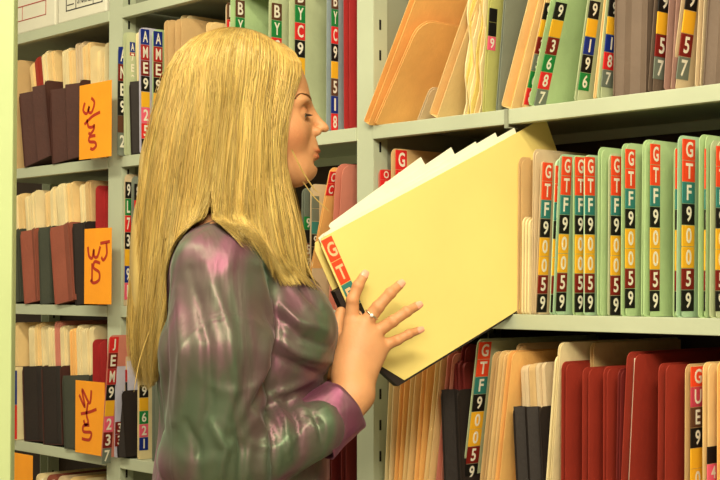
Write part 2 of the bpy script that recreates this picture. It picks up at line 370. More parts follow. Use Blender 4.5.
# ---------------------------------------------------------------- lower shelf of the right bay
G0 = 'files on the lower shelf of the right bay'
L = dict(zs=Z0, group=G0)
for i, (x0, x1, yt, c) in enumerate(((384.5, 389, 388, 'cream'), (394, 401, 383, 'orange'), (402.5, 412, 377, 'manila'), (414, 422, 372, 'orange'), (424, 436, 361, 'manila'), (436, 448, 352, 'pink'))):
    folder(('cream', 'orange', 'manila', 'bright orange', 'broad manila', 'pinkish manila')[i]+' folder in the fan below the held folder, '+('first', 'second', 'third', 'fourth', 'fifth', 'last')[i]+' from the upright',
           (x0, 480), (x1+1, yt-26 if i < 3 else yt-8), col=c, thick=.010, h=.245, **L)
folder('maroon folder behind the black pocket, below the held yellow folder', (452, 480), (462, 345), col='maroon', thick=.008, yo=.02, **L)
pocket('narrow black file pocket left of the GTF strip on the lower shelf', (444, 480), (440.5, 390), Z0, 'black', .036, gus=1.0, folds=1, fill=('maroon',), fillh=.22, group=G0, yo=-.006)
folder('sage folder with GTF strip leaning right, on the lower shelf beside the black pocket', (464, 480), (479.5, 340), col='sage', thick=.006, strip=(GTF, GC, 342, 483, 472), swd=.026, **L)
for i, (x0, x1, yt, c) in enumerate(((480, 493, 353, 'tan'), (487, 500, 352, 'manila'), (495, 508, 352, 'orange'))):
    folder(('tan', 'manila', 'peach')[i]+' folder edge, '+('first', 'second', 'third')[i]+' right of the lower GTF strip', (x0, 480), (x1, yt), col=c, thick=.009, yo=.006, pcol='manila', **L)
pocket('black-fronted file pocket holding beige folders in the middle of the lower shelf', (516, 480), (512.5, 407), Z0, 'black', .052, gus=1.0, folds=2, fill=('beige', 'tan', 'beige'), fillh=.225, group=G0)
folder('tall beige folder rising behind the black-fronted pocket', (520, 480), (516, 344), col='tan', thick=.006, yo=.035, **L)
folder('pale folder edge leaning right, just left of the tall cream folder', (546, 480), (555.0, 356), col='cream', thick=.003, **L)
folder('tall cream folder with rounded corner leaning beside the red folders', (550, 480), (558.5, 343), col='cream', thick=.0036, pcol='manila', **L)
folder('manila folder behind the first red folder, its top just showing', (590, 480), (590, 343), col='manila', thick=.006, yo=.06, depth=.22, **L)
folder('leftmost brick red folder on the lower shelf, rounded corner', (561, 480), (561.5, 362), col='red', thick=.008, **L)
folder('brick red folder second from left, cream paper edge at its top', (582, 480), (582.5, 368), col='red', thick=.011, **L)
folder('narrow brick red folder third from left, marked by a fold line', (603, 480), (603.5, 367), col='red', thick=.006, yo=.006, **L)
folder('narrow dark red folder squeezed before the tallest red folder', (616, 480), (618, 369), col='maroon', thick=.005, **L)
folder('tallest brick red folder in the middle of the red files', (621, 480), (627, 353), col='red', thick=.014, **L)
folder('brick red folder left of the GUE9 label strip', (657.5, 480), (658.5, 364), col='red', thick=.012, **L)
folder('tan folder with the GUE9 label strip between red and manila folders', (689.5, 480), (690, 365), col='tan', thick=.01, strip=('GUE9 0', 'ovnkyy', 367, 490, 690), swd=.029, **L)
folder('manila folder at lower right corner with a black and pink sticker', (706.5, 480), (706.5, 363), col='manila', thick=.008, strip=(' 40', 'kpp', 447, 500, 707), swd=.024, **L)
folder('orange manila folder cut off by the lower right corner of the photo', (717, 480), (717, 362), col='orange', thick=.012, **L)

# ---------------------------------------------------------------- middle bay, upper shelf
G3 = 'files on the upper shelf of the bay behind the woman'
V = dict(zs=Z2, group=G3)
folder('narrow folder with dark lettered stickers right in front of the left shelf upright', (117.5, 150), (118.5, 46), col='grey', thick=.004, strip=('ANE9 2', 'bdkkne', 47, 150, 118), swd=.02, yo=-.016, **V)
folder('pale sage folder edge right of the upright, left of the cream folder', (124, 156), (123, 32), col='sage', thick=.01, yo=-.006, **V)
folder('folder with narrow blue and red stickers half hidden behind the cream one', (130, 156), (129.5, 40), col='beige', thick=.004, strip=('A7E9', 'bmdk', 42, 84, 130), swd=.012, **V)
pocket('black file pocket holding a cream folder, left of the first AME9 strip', (131, 156), (129, 82), Z2, 'black', .036, gus=1.0, folds=1, fill=('cream',), fillh=.25, group=G3, yo=-.002)
folder('lavender edged folder with the left AME9 label strip', (141.5, 155), (140.5, 27), col='lavender', thick=.009, strip=('AME9 253', 'bmdkyprk', 29, 155, 141), swd=.019, yo=-.006, **V)
folder('green edged folder with the right AME9 label strip', (153.5, 154), (153.5, 29), col='green', thick=.006, strip=('AME9 25', 'bmdkypr', 31, 140, 154), swd=.02, **V)
folder('tan folder standing left of the woman\'s hair, above her shoulder height', (165, 152), (164, 20), col='tan', thick=.012, pcol='tan', **V)
folder('broad tan folder just behind the top of the woman\'s hair', (176, 152), (175, 19), col='tan', thick=.02, pcol='beige', **V)
folder('off-white folder edge peeking above the broad tan folder', (181, 150), (180, 15), col='cream', thick=.02, yo=.03, **V)
folder('manila folder rising just behind the crown of the head', (207, 148), (206, 22), col='manila', thick=.014, **V)
folder('beige folder with brown B and red R stickers above the crown', (226.5, 146), (227, 2), col='beige', thick=.006, strip=('BRC9', 'nrgk', 3, 70, 227), swd=.018, **V)
folder('green folder with brown B over green Y, leftmost of the green ones above the head', (234.5, 146), (235, -8), col='green', thick=.017, strip=('BYC9', 'ngrk', 0, 70, 235), swd=.02, **V)
folder('green folder with brown B over green Y above the forehead', (270.5, 142), (271.5, -4), col='sage', thick=.01, strip=('BYC9', 'ngrk', 3, 72, 271), swd=.022, **V)
folder('wide grey-green folder with green Y and red C stickers above the face', (293.5, 138), (294.5, -15), col='sage', thick=.018, strip=('BYC9 518', 'ngrkynbr', -12, 127, 294), swd=.022, pcol='sage', **V)
folder('grey-blue folder with full strip of stickers down to a red 8 before the face', (330.5, 134), (331, -14), col='greyblue', thick=.014, strip=('BYC9 518', 'ngrkynbr', -8, 131, 331), swd=.014, **V)
folder('crimson folder with rounded lower corner beside the middle upright', (344, 131), (343.5, -20), col='crimson', thick=.014, h=.25, yo=.003, **V)
# middle bay, middle shelf
G4 = 'files on the middle shelf of the bay behind the woman'
V = dict(zs=Z1, group=G4)
folder('folder with black and green stickers on the middle shelf at the edge of the hair', (124.5, 302), (125.5, 174), col='beige', thick=.005, strip=('9L73 91', 'kgrkybp', 182, 300, 125), swd=.013, **V)
folder('grey folder next to the hair on the middle shelf, left of the back', (134, 302), (134, 176), col='grey', thick=.012, strip=('8L72 91', 'krgdybp', 184, 300, 134), swd=.018, **V)
folder('dark grey folder in the gap between the chin and the held folder', (303, 300), (304, 188), col='grey', thick=.008, strip=('  9 57', 'eegkdk', 190, 270, 304), swd=.018, **V)
folder('beige folder with dark stickers low in the gap under the chin', (311, 300), (312, 184), col='beige', thick=.006, strip=('   93', 'eetkk', 196, 260, 312), swd=.015, **V)
folder('orange-edged folder with red C sticker leaning under the chin', (317, 240), (331, 168), col='orange', thick=.004, strip=('CC', 'rr', 172, 196, 325), swd=.016, **V)
folder('broad peach folder with a cut corner right of the red C sticker', (329, 300), (336, 164), col='pink', thick=.016, r=.02, pcol='tan', **V)
# middle bay, lower shelf
G5 = 'files on the lower shelf of the bay behind the woman'
V = dict(zs=Z0, group=G5)
folder('pink folder with JEM9 label strip sticking out in front of the left upright', (101.5, 465), (110, 336), col='pink', thick=.006, strip=('JEM9 237', 'rdmkypde', 337, 465, 105), swd=.02, yo=-.035, **V)
folder('white folder right of the JEM9 strip, dark 3 3 stickers at its foot', (115, 445), (116.5, 338), col='lavender', thick=.004, strip=('33', 'dd', 422, 447, 115), swd=.018, yo=-.016, **V)
pocket('small black pocket with N and 9 stickers above it, left of the blouse', (117, 450), (113.5, 392), Z0, 'black', .03, gus=1.0, folds=1, fill=('lavender',), fillh=.24, group=G5, yo=-.012)
folder('folder with pink and red 2 5 2 stickers at the back of the blouse', (126, 460), (125, 345), col='beige', thick=.005, strip=('N9 252', 'mkkpmp', 370, 444, 125), swd=.018, **V)
folder('white folder with yellow, green 6, pink 2 and blue 1 stickers behind the blouse', (139, 460), (139.5, 340), col='cream', thick=.008, strip=('9 621', 'kygpb', 385, 451, 139), swd=.02, **V)
folder('plain grey folder nearest the back of the blouse on the lower shelf', (152, 460), (152, 345), col='grey', thick=.012, **V)
folder('maroon folder left of the middle upright, below the sleeve cuff', (341, 480), (341, 350), col='maroon', thick=.012, **V)
folder('second maroon folder, below the forearm, away from the upright', (326, 480), (326, 352), col='maroon', thick=.014, **V)

# ---------------------------------------------------------------- left bay
def wX(a, c, y, yo=0): return onrow(c, y, yo)[0]-onrow(a, y, yo)[0]
P2 = 'file pockets on the upper shelf of the left bay'
pocket('dark brown file pocket at the far left, tied to maroon folds, upper shelf', (24, 164), (18.5, 94), Z2, 'brown', .115, gus=1.0, folds=2, fill=('manila', 'red', 'cream', 'manila'), fillh=.245, group=P2, yo=-.006, ribs=.02, fy=.022)
pocket('dark brown file pocket left of the upper orange card, grey paper in its fold', (52, 163), (49.5, 90), Z2, 'brown', .125, gus=1.0, folds=2, fill=('cream', 'manila', 'beige', 'manila'), fillh=.25, group=P2, yo=-.006, ribs=.02, fy=.022)
folder('tall cream folder block above the upper orange card', (91, 160), (90.5, 46), Z2, 'cream', .055, group=P2, yo=.012, pcol='cream')
folder('beige folder at the extreme left of the upper shelf', (10, 166), (10, 60), Z2, 'tan', .03, group=P2, yo=.012, pcol='manila')
P1 = 'file pockets on the middle shelf of the left bay'
pocket('rust file pocket with cream folders, leftmost on the middle shelf', (24, 300), (20, 232), Z1, 'rust', .06, gus=1.0, folds=1, fill=('cream', 'cream'), fillh=.245, group=P1, yo=-.006, fy=.004)
pocket('dark grey-green file pocket between the two rust ones', (40, 300), (38, 228), Z1, 'darkgreen', .05, gus=1.0, folds=1, fill=('manila', 'cream'), fillh=.248, group=P1, yo=-.003)
pocket('rust file pocket leaning left, centre of the middle shelf', (54.5, 300), (49.5, 228), Z1, 'rust', .075, gus=1.0, folds=1, fill=('cream', 'cream', 'manila'), fillh=.252, group=P1, yo=-.010)
pocket('black-brown file pocket just left of the middle orange card', (75, 300), (72, 224), Z1, 'black', .05, gus=1.0, folds=1, fill=('cream', 'tan'), fillh=.262, group=P1, yo=-.004)
folder('red folder above the middle orange card', (96, 300), (95.5, 186), Z1, 'crimson', .05, group=P1, yo=.008, pcol='crimson')
P0 = 'file pockets on the lower shelf of the left bay'
folder('folder with blue over red sticker at the extreme left of the lower shelf', (12, 438), (12, 368), Z0, 'white' if 'white' in PAL else 'cream', .02, group=P0, strip=('  ', 'br', 371, 440, 12), yo=-.012, swd=.01)
pocket('black file pocket leftmost on the lower shelf, full of cream folders', (24, 438), (22, 367), Z0, 'brown', .085, gus=1.0, folds=1, fill=('cream', 'manila', 'cream'), fillh=.25, group=P0, colg='black')
pocket('black file pocket second from left on the lower shelf', (43, 440), (41, 367), Z0, 'brown', .08, gus=1.0, folds=1, fill=('cream', 'pink', 'cream'), fillh=.255, group=P0, colg='black', yo=-.002)
pocket('dark grey-green file pocket left of the lower orange card', (64, 446), (62, 376), Z0, 'darkgreen', .105, gus=1.0, folds=1, fill=('orange', 'cream', 'cream', 'cream'), fillh=.252, group=P0, yo=-.008, ribs=.004)
folder('maroon folder with rounded corner above the lower orange card', (93, 448), (92.5, 340), Z0, 'crimson', .03, group=P0, yo=.0, pcol='crimson')
pocket('dark green file pocket behind the near pale green upright, middle shelf', (8, 300), (5, 232), Z1, 'darkgreen', .058, gus=1.0, folds=1, fill=('cream', 'manila'), fillh=.24, group=P1, yo=-.004)
pocket('black file pocket behind the near pale green upright, lower shelf', (2, 437), (1, 367), Z0, 'brown', .05, gus=1.0, folds=1, fill=('cream', 'manila'), fillh=.25, group=P0, yo=.0)
PM = 'folders on the lowest visible shelf of the left bay'
for i, (x, c) in enumerate(((36, 'cream'), (47, 'rust'), (58, 'beige'), (70, 'manila'), (84, 'cream'), (96, 'beige'))):
    X, z = onrow(x, 474+i*1.2, .004)
    r_ = thing('file_folder', ('cream', 'rust', 'beige', 'manila', 'broad cream', 'last beige')[i]+' folder top just showing at the bottom left of the photo', 'folder', PM, (X, .004, ZM+.0006))
    mb = MB(); mb.prism_x(rpoly(0, .29, 0, z-ZM), 0, .001); mb.prism_x(rpoly(.002, .29, 0, z-ZM-.003), .027, .028); mb.box(0, .028, .004, .29, 0, .001); mb.build('cover', pm(c), r_)
    mb = MB(); mb.box(.0012, .0268, .012, .28, .001, z-ZM-.012); mb.build('paper_stack', M_paper, r_)

M_ink = mat('marker_red', (178, 44, 20), .6, var=.03)
M_card = mat('card_bright_orange', (255, 160, 28), .6, .15, 120, .05, 12)
def card(label, x0, x1, yt, yb, yo, strokes, tilt=0, lw=.0032):
    Xa, zt = onrow(x0, yt, yo); Xb = onrow(x1, yt, yo)[0]; zb = onrow(x0, yb, yo)[1]
    W, H = Xb-Xa, zt-zb
    r_ = thing('orange_card', label, 'card', 'orange cards with red handwriting', (Xa, yo, zb), (0, tilt, 0))
    mb = MB(); mb.box(0, W, -.0012, 0, 0, H); mb.build('card_sheet', M_card, r_, bevel=.0004)
    mb = MB()
    for st in strokes:
        P = [np.array(q, float) for q in st]; S = []
        for i in range(len(P)-1):                     # catmull-rom
            p0, p1, p2, p3 = P[max(i-1, 0)], P[i], P[i+1], P[min(i+2, len(P)-1)]
            for k in range(6):
                t = k/6; S.append(.5*((2*p1)+(-p0+p2)*t+(2*p0-5*p1+4*p2-p3)*t*t+(-p0+3*p1-3*p2+p3)*t**3))
        S.append(P[-1]); S = np.array(S)*[W, -H]+[0, H]
        T = np.gradient(S, axis=0); T /= np.linalg.norm(T, axis=1)[:, None]+1e-9; N = np.stack([-T[:, 1], T[:, 0]], 1)*lw
        n = len(S); v = [(a[0], -.0016, a[1]) for a in S+N]+[(a[0], -.0016, a[1]) for a in S-N]
        mb.add(v, [(i, i+1, n+i+1, n+i) for i in range(n-1)])
    mb.build('handwriting', M_ink, r_); return r_
w_rot = [(.22, .2), (.14, .27), (.2, .38), (.42, .38), (.24, .3), (.44, .29), (.46, .2), (.3, .16)]
card('orange card with red writing turned sideways, on the upper left shelf', 80, 112, 86, 160, -.034,
     [[(.18, .24), (.13, .34), (.24, .39), (.32, .3), (.3, .37), (.4, .38), (.48, .26), (.38, .19)], [(.17, .53), (.42, .44), (.66, .40)], [(.25, .47), (.3, .57), (.44, .58), (.48, .56), (.46, .62), (.36, .67), (.3, .65)],
      [(.52, .7), (.34, .71), (.33, .77), (.5, .79), (.54, .84), (.44, .88), (.36, .86)]])
card('orange card with red W J over S, on the middle left shelf', 85, 112, 229, 304, -.034,
     [[(.14, .24), (.18, .36), (.3, .39), (.36, .28), (.38, .37), (.5, .37), (.6, .24)], [(.6, .2), (.95, .18)], [(.82, .2), (.84, .34), (.72, .42), (.64, .38)],
      [(.6, .46), (.4, .44), (.36, .52), (.56, .58), (.56, .68), (.36, .72), (.24, .68)], [(.3, .46), (.3, .7)]])
card('orange card with red writing behind the JEM9 strip, on the lower left shelf', 76, 105, 380, 452, -.024,
     [[(.14, .2), (.34, .36), (.24, .12), (.5, .3), (.56, .12)], [(.2, .46), (.5, .42), (.74, .37)], [(.44, .3), (.4, .46), (.46, .56), (.36, .6), (.3, .54)],
      [(.5, .6), (.3, .62), (.3, .7), (.56, .7), (.5, .8), (.24, .8)]])
card('orange card cut off by the bottom left corner of the photo', 12, 33, 452, 530, -.024, [[(.3, .6), (.5, .8), (.7, .6)]])

# storage boxes on the top shelf
M_box = mat('box_board_white', (222, 216, 196), .7, .2, 80, .04, 6)
def sbox(label, x0, x1, col, txt):
    Xa = onrow(x0, 20)[0]; Xb = onrow(x1, 20)[0]; W = Xb-Xa
    r_ = thing('storage_box', label, 'box', 'white storage boxes on the top shelf', (Xa, .0, Z3+.0008))
    mb = MB(); mb.box(0, W, 0, .29, 0, .25); mb.build('box_body', M_box, r_, bevel=.003)
    mb = MB(); mb.box(-.003, W+.003, -.003, .293, .2, .256); mb.build('box_lid', M_box, r_, bevel=.002)
    mb = MB(); e = -.0008
    def fr(a, c, z0, z1, t=.0016):
        mb.box(a, c, e, 0, z0, z0+t); mb.box(a, c, e, 0, z1-t, z1); mb.box(a, a+t, e, 0, z0, z1); mb.box(c-t, c, e, 0, z0, z1)
    if txt:
        fr(.035*W/.2, W*.93, .022, .085, .0022); mb.box(W*.38, W*.384+.001, e, 0, .022, .085); mb.box(W*.74, W*.745, e, 0, .022, .085)
        tw = text_w(txt, .02, .8); text_on(mb, txt, (W*.42, e-.0002, .032), (1, 0, 0), (0, 0, 1), .02, 0, min(.8, .8*(W*.3)/tw))
        for k in range(3): mb.box(W*.2, W*.34, e, 0, .034+k*.014, .036+k*.014)
    else:
        fr(.008, W*.8, .028, .082); mb.box(W*.25, W*.255, e, 0, .028, .062); mb.box(.008, W*.8, e, 0, .060, .062)
    mb.build('printed_label', col, r_)
sbox('white storage box with red printed frame, left on the top shelf', 12, 55, mat('print_red', (176, 52, 44), .6), '')
sbox('white storage box with black printed STORALL frame, right on the top shelf', 58, 106, mat('print_black', (40, 36, 40), .6), 'STORALL')
# ---------------------------------------------------------------- the woman
D0 = 1.95
fh = np.array([fw[0], fw[1], 0]); fh /= np.linalg.norm(fh)
PO = atdepth(240, 240, D0); PO = np.array([PO[0], PO[1], 0.0])
PW = thing('person', 'blonde woman in a shiny green and purple blouse pulling out the yellow folder', 'person', None, tuple(PO), (0, 0, math.atan2(rt[1], rt[0])))
def J(px, py, dz=0.0):                       # joint seen at (px,py), dz cm beyond her midline -> her own frame (right, forward, up)
    v = atdepth(px, py, D0+dz*.01)-PO
    return np.array([v@rt, v@fh, v[2]])
def sd_cone(P, a, b, ra, rb):
    ab = b-a; q = P-a; t = np.clip((q@ab)/(ab@ab), 0, 1)
    return np.linalg.norm(q-t[..., None]*ab, axis=-1)-(ra+(rb-ra)*t)
def sd_ell(P, c, r, rot=0.0, yaw=0.0):       # rot: tilt in the (right, up) plane
    q = P-c; cs, sn = math.cos(rot), math.sin(rot)
    x = q[..., 0]*cs+q[..., 2]*sn; z = -q[..., 0]*sn+q[..., 2]*cs; y = q[..., 1]
    if yaw: cy, sy = math.cos(yaw), math.sin(yaw); x, y = x*cy+y*sy, -x*sy+y*cy
    k0 = np.sqrt((x/r[0])**2+(y/r[1])**2+(z/r[2])**2)+1e-9; k1 = np.sqrt((x/r[0]**2)**2+(y/r[1]**2)**2+(z/r[2]**2)**2)+1e-9
    return k0*(k0-1)/k1
def smin(a, b, k): h = np.clip(.5+.5*(b-a)/k, 0, 1); return b+(a-b)*h-k*h*(1-h)
def smax(a, b, k): return -smin(-a, -b, k)
def surface_nets(fn, lo, hi, h):
    lo = np.array(lo, float); n = [int(math.ceil((hi[i]-lo[i])/h))+1 for i in range(3)]
    X = np.stack(np.meshgrid(*[lo[i]+h*np.arange(n[i]) for i in range(3)], indexing='ij'), -1)
    Fd = np.empty(n)
    for i in range(0, n[0], 16): Fd[i:i+16] = fn(X[i:i+16])
    S = Fd < 0; nx, ny, nz = n
    cnt = np.zeros((nx-1, ny-1, nz-1)); acc = np.zeros((nx-1, ny-1, nz-1, 3))
    cor = [(i, j, k) for i in (0, 1) for j in (0, 1) for k in (0, 1)]
    g = lambda A, c: A[c[0]:nx-1+c[0], c[1]:ny-1+c[1], c[2]:nz-1+c[2]]
    for a in cor:
        for ax in range(3):
            if a[ax] == 0:
                b = list(a); b[ax] = 1; fa, fb = g(Fd, a), g(Fd, b); m = (fa < 0) != (fb < 0)
                t = np.where(m, fa/np.where(m, fa-fb, 1), 0); cnt += m
                for d in range(3): acc[..., d] += m*(a[d]+(t if d == ax else 0))
    act = cnt > 0; idx = -np.ones(act.shape, int); idx[act] = np.arange(act.sum())
    ii = np.argwhere(act); V = lo+h*(ii+acc[act]/cnt[act][:, None])
    Q = []
    for ax in range(3):
        b, c = (ax+1) % 3, (ax+2) % 3
        sl0 = [slice(None)]*3; sl1 = [slice(None)]*3; sl0[ax] = slice(0, -1); sl1[ax] = slice(1, None)
        s0, s1 = S[tuple(sl0)], S[tuple(sl1)]; e = np.argwhere(s0 != s1)
        e = e[(e[:, b] > 0) & (e[:, c] > 0) & (e[:, b] < n[b]-1) & (e[:, c] < n[c]-1)]
        def id_(db, dc):
            q = e.copy(); q[:, b] -= db; q[:, c] -= dc; return idx[q[:, 0], q[:, 1], q[:, 2]]
        q = np.stack([id_(1, 1), id_(0, 1), id_(0, 0), id_(1, 0)], 1)
        fl = s1[e[:, 0], e[:, 1], e[:, 2]]; q[fl] = q[fl][:, ::-1]; Q.append(q)
    return V, np.concatenate(Q)
def npmesh(name, V, Q, mats, parent=None, smooth=True, mi=None):
    me = bpy.data.meshes.new(name); me.vertices.add(len(V)); me.vertices.foreach_set('co', np.asarray(V, np.float32).ravel())
    k = Q.shape[1]; me.loops.add(len(Q)*k); me.loops.foreach_set('vertex_index', np.asarray(Q, np.int32).ravel())
    me.polygons.add(len(Q)); me.polygons.foreach_set('loop_start', np.arange(0, len(Q)*k, k, dtype=np.int32))
    for m in (mats if isinstance(mats, list) else [mats]): me.materials.append(m)
    if mi is not None: me.polygons.foreach_set('material_index', np.asarray(mi, np.int32))
    if smooth: me.polygons.foreach_set('use_smooth', [True]*len(Q))
    me.update(calc_edges=True); me.validate()
    o = bpy.data.objects.new(name, me); COL.objects.link(o); o.parent = parent; return o
def setcol(o, cols):
    a = o.data.color_attributes.new('tone', 'FLOAT_COLOR', 'POINT'); c = np.ones((len(cols), 4), np.float32); c[:, :3] = cols
    a.data.foreach_set('color', c.ravel())

# ---- head + neck (profile toward +right)
s_ = D0/F
def head(P):
    E = lambda px, py, dz, r, rot=0.0: sd_ell(P, J(px, py, dz), np.array(r), math.radians(rot))
    d = E(241, 101, 0, (.087, .073, .089), 0)                                  # cranium
    d = smin(d, E(274, 94, 0, (.042, .058, .046), 0), .03)                     # forehead
    d = smin(d, E(278, 135, 0, (.048, .056, .060), 8), .03)                    # mid face
    d = smin(d, E(293, 167, 0, (.028, .033, .022), 0), .028)                   # jaw front
    d = smin(d, sd_cone(P, J(250, 158, -4.8), J(296, 174, -1.6), .016, .013), .022)
    d = smin(d, sd_cone(P, J(250, 158, 4.8), J(296, 174, 1.6), .016, .013), .022)
    d = smin(d, E(307.5, 170, 0, (.0115, .015, .0110)), .012)                  # chin
    for q in (-1, 1):
        d = smin(d, E(286, 132, 3.6*q, (.026, .020, .022)), .018)              # cheeks
        d = smin(d, E(301, 101.5, 2.6*q, (.0105, .021, .0065), 0), .012)         # brow ridge
        d = smax(d, -E(309.5, 113, 3.0*q, (.0135, .0155, .0115), 0), .008)       # socket
        d = smin(d, E(298.5, 113.5, 3.0*q, (.0125, .0128, .0120)), .003)       # lids over the eyeball
        d = smax(d, -E(309.5, 115.2, 3.3*q, (.0075, .0115, .0014), 14), .0008)     # lid opening
    d = smin(d, sd_cone(P, J(304, 104, 0), J(321.5, 126.0, 0), .0064, .0064), .009)   # nose bridge
    d = smin(d, E(323.3, 127.6, 0, (.0084, .0074, .0060), -22), .005)               # tip
    for q in (-1, 1): d = smin(d, E(316, 131.5, .95*q, (.0080, .0058, .0058), -10), .004)
    for q in (-1, 1): d = smax(d, -E(317, 136, .65*q, (.0036, .0026, .0026), -20), .0015)
    d = smin(d, E(309, 148, 0, (.0130, .019, .0150), 0), .012)                  # muzzle
    d = smin(d, E(316.2, 150.4, 0, (.0066, .0165, .0042), -24), .0020)            # upper lip
    d = smin(d, E(315.0, 157.2, 0, (.0064, .0150, .0046), 16), .0020)             # lower lip
    d = smax(d, -E(319.5, 153.8, 0, (.009, .017, .0009), -4), .0012)
    d = smax(d, -E(315.5, 163.5, 0, (.0050, .014, .0042)), .005)                  # under-lip hollow
    d = smax(d, -E(320.5, 143.5, 0, (.0035, .003, .006)), .004)                  # philtrum
    for q in (-1, 1):
        d = smin(d, E(246, 128, 7.0*q, (.016, .005, .028), -8), .004)              # ears
    d = smin(d, sd_cone(P, J(234, 150, .5), J(222, 232, 0), .054, .056), .03)      # neck
    return d
hp = J(250, 120, 0)
V, Q = surface_nets(head, hp-[.15, .105, .13], hp+[.125, .105, .15], .0021)
skin = mat('skin', (206, 146, 100), .5, .18, 260, .03, 25, sub=.12, spec=.35)
def skin_mat():
    m = skin; nt = m.node_tree; b = nt.nodes['Principled BSDF']; at = nt.nodes.new('ShaderNodeAttribute'); at.attribute_name = 'tone'
    mx = nt.nodes.new('ShaderNodeMix'); mx.data_type = 'RGBA'; mx.blend_type = 'MULTIPLY'; mx.inputs[0].default_value = 1
    src = b.inputs['Base Color'].links[0].from_socket
    nt.links.new(src, mx.inputs[6]); nt.links.new(at.outputs['Color'], mx.inputs[7]); nt.links.new(mx.outputs[2], b.inputs['Base Color'])
skin_mat()
tone = np.ones((len(V), 3))
def tint(c, r, rgb, p=2.0):
    q = (V-c)/np.array(r); g = np.exp(-(q**2).sum(1)**(p/2))[:, None]; global tone; tone = tone*(1-g)+np.array(rgb)*g
tint(J(292, 138, -4.5), (.024, .02, .018), (1.0, .80, .78))
tint(J(318.5, 151.3, 0), (.010, .022, .0038), (.80, .44, .44), 4); tint(J(317.5, 157, 0), (.010, .020, .0044), (.82, .44, .44), 4)
tint(J(303, 109.5, -3.2), (.010, .02, .004), (.80, .66, .62))
head_parts = [(V, Q, tone)]

# ---- right hand and forearm
def hand_fn(segs, k=.006):
    def f(P):
        d = None
        for kind, a, b, ra, rb, kk in segs:
            e = sd_cone(P, a, b, ra, rb) if kind == 'c' else sd_ell(P, a, b, ra, rb)
            d = e if d is None else smin(d, e, kk)
        return d
    return f
HZ = -3.4                                                       # folder face lies about here beyond her midline
W_ = J(351, 392, -7.5)
mc = dict(i=J(352, 322, HZ-.9), m=J(364, 325, HZ-1.3), r=J(374.5, 333, HZ-1.0), p=J(383, 346, HZ-.5))
fing = dict(
    i=[mc['i'], J(352.5, 300, HZ-1.2), J(358, 286, HZ-.9), J(363.8, 276, HZ-.1)],
    m=[mc['m'], J(378, 307, HZ-1.5), J(390.5, 293, HZ-1.2), J(399.5, 285, HZ-.3)],
    r=[mc['r'], J(393, 321, HZ-1.3), J(407, 311.5, HZ-1.0), J(417, 306, HZ-.1)],
    p=[mc['p'], J(397.5, 340, HZ-.9), J(409, 334, HZ-.6), J(418.5, 330.5, HZ+.1)])
rad = dict(i=(.0105, .0086, .0078, .0064), m=(.0108, .0086, .0078, .0064), r=(.0100, .0080, .0073, .0060), p=(.0092, .0070, .0063, .0053))
segs = []
for k_ in 'imrp':
    segs.append(('c', J(351, 378, -6.2)+(mc[k_]-mc['m'])*.42, mc[k_], .0150, rad[k_][0]+.0012, .012))
segs.append(('e', J(362, 352, HZ-1.6), np.array((.026, .011, .034)), math.radians(-12), 0, .012))
segs.append(('c', J(348, 372, -5.6), W_, .0185, .0195, .02)); segs.append(('c', J(358, 378, -5.8), J(357, 396, -7.3), .0170, .0180, .02))
segs.append(('c', W_, J(322, 428, -10.5), .0215, .026, .012)); segs.append(('c', J(358, 396, -7.3), J(334, 428, -10.3), .0195, .024, .012))
for k_ in 'imrp':
    p_, r_ = fing[k_], rad[k_]
    for j in range(3): segs.append(('c', p_[j], p_[j+1], r_[j]*(.94 if j else .98), r_[j+1], .0022 if j == 0 else .0012))
    for j in (1, 2): segs.append(('e', p_[j]+np.array([0, -.001, 0]), np.array((r_[j]*1.03,)*3), 0, 0, .002))
    segs.append(('e', p_[0]+np.array([0, -.0035, 0]), np.array((.0075, .0060, .0080)), 0, 0, .006))
segs.append(('c', J(345, 366, -5.0), J(338, 345, -3.8), .0150, .0118, .012))                    # thumb, hooked behind the tab edge
segs.append(('c', J(338, 345, -3.8), J(337, 327, -2.6), .0110, .0095, .003)); segs.append(('c', J(337, 327, -2.6), J(341, 312, -1.6), .0095, .0075, .002))
hf = hand_fn(segs)
hc = J(375, 340, -5)
Vh, Qh = surface_nets(hf, hc-[.085, .10, .135], hc+[.075, .055, .10], .0016)
def hand_tone(V, fing, rad, nails=True):
    t = np.ones((len(V), 3))
    for k_ in fing:
        for j in (0, 1, 2):
            g = np.exp(-((V-fing[k_][j])**2).sum(1)/(.009**2))[:, None]; t = t*(1-g*.5)+np.array((.95, .74, .70))*g*.5
        dirn = fing[k_][3]-fing[k_][2]; dirn /= np.linalg.norm(dirn)
        g = np.exp(-((V-fing[k_][3]-dirn*.004)**2).sum(1)/(.0085**2))[:, None]; t = t*(1-g)+np.array((.98, .60, .56))*g
    return t
head_parts.append((Vh, Qh, hand_tone(Vh, fing, rad)))

# ---- left hand, behind the folder's front edge (thumb in front of the edge, fingers behind)
lm_ = {}
L0 = J(330, 345, 7.0)
lfing = dict(i=[J(333, 322, 3.6), J(347, 312, 4.4), J(362, 306, 4.8), J(372, 303, 4.8)], m=[J(334, 331, 4.0), J(351, 324, 4.8), J(366, 320, 5.2), J(378, 318, 5.2)],
             r=[J(336, 341, 4.6), J(352, 337, 5.2), J(367, 334, 5.5), J(377, 333, 5.5)], p=[J(338, 351, 5.2), J(352, 350, 5.7), J(364, 349, 5.8), J(372, 348, 5.8)])
segs = []
for k_ in 'imrp': segs.append(('c', J(328, 352, 6.4)+(lfing[k_][0]-lfing['m'][0])*.5, lfing[k_][0], .014, .0105, .012))
for k_ in 'imrp':
    for j in range(3): segs.append(('c', lfing[k_][j], lfing[k_][j+1], rad[k_][j], rad[k_][j+1], .002))
segs.append(('c', L0, J(318, 378, 9), .021, .025, .012))
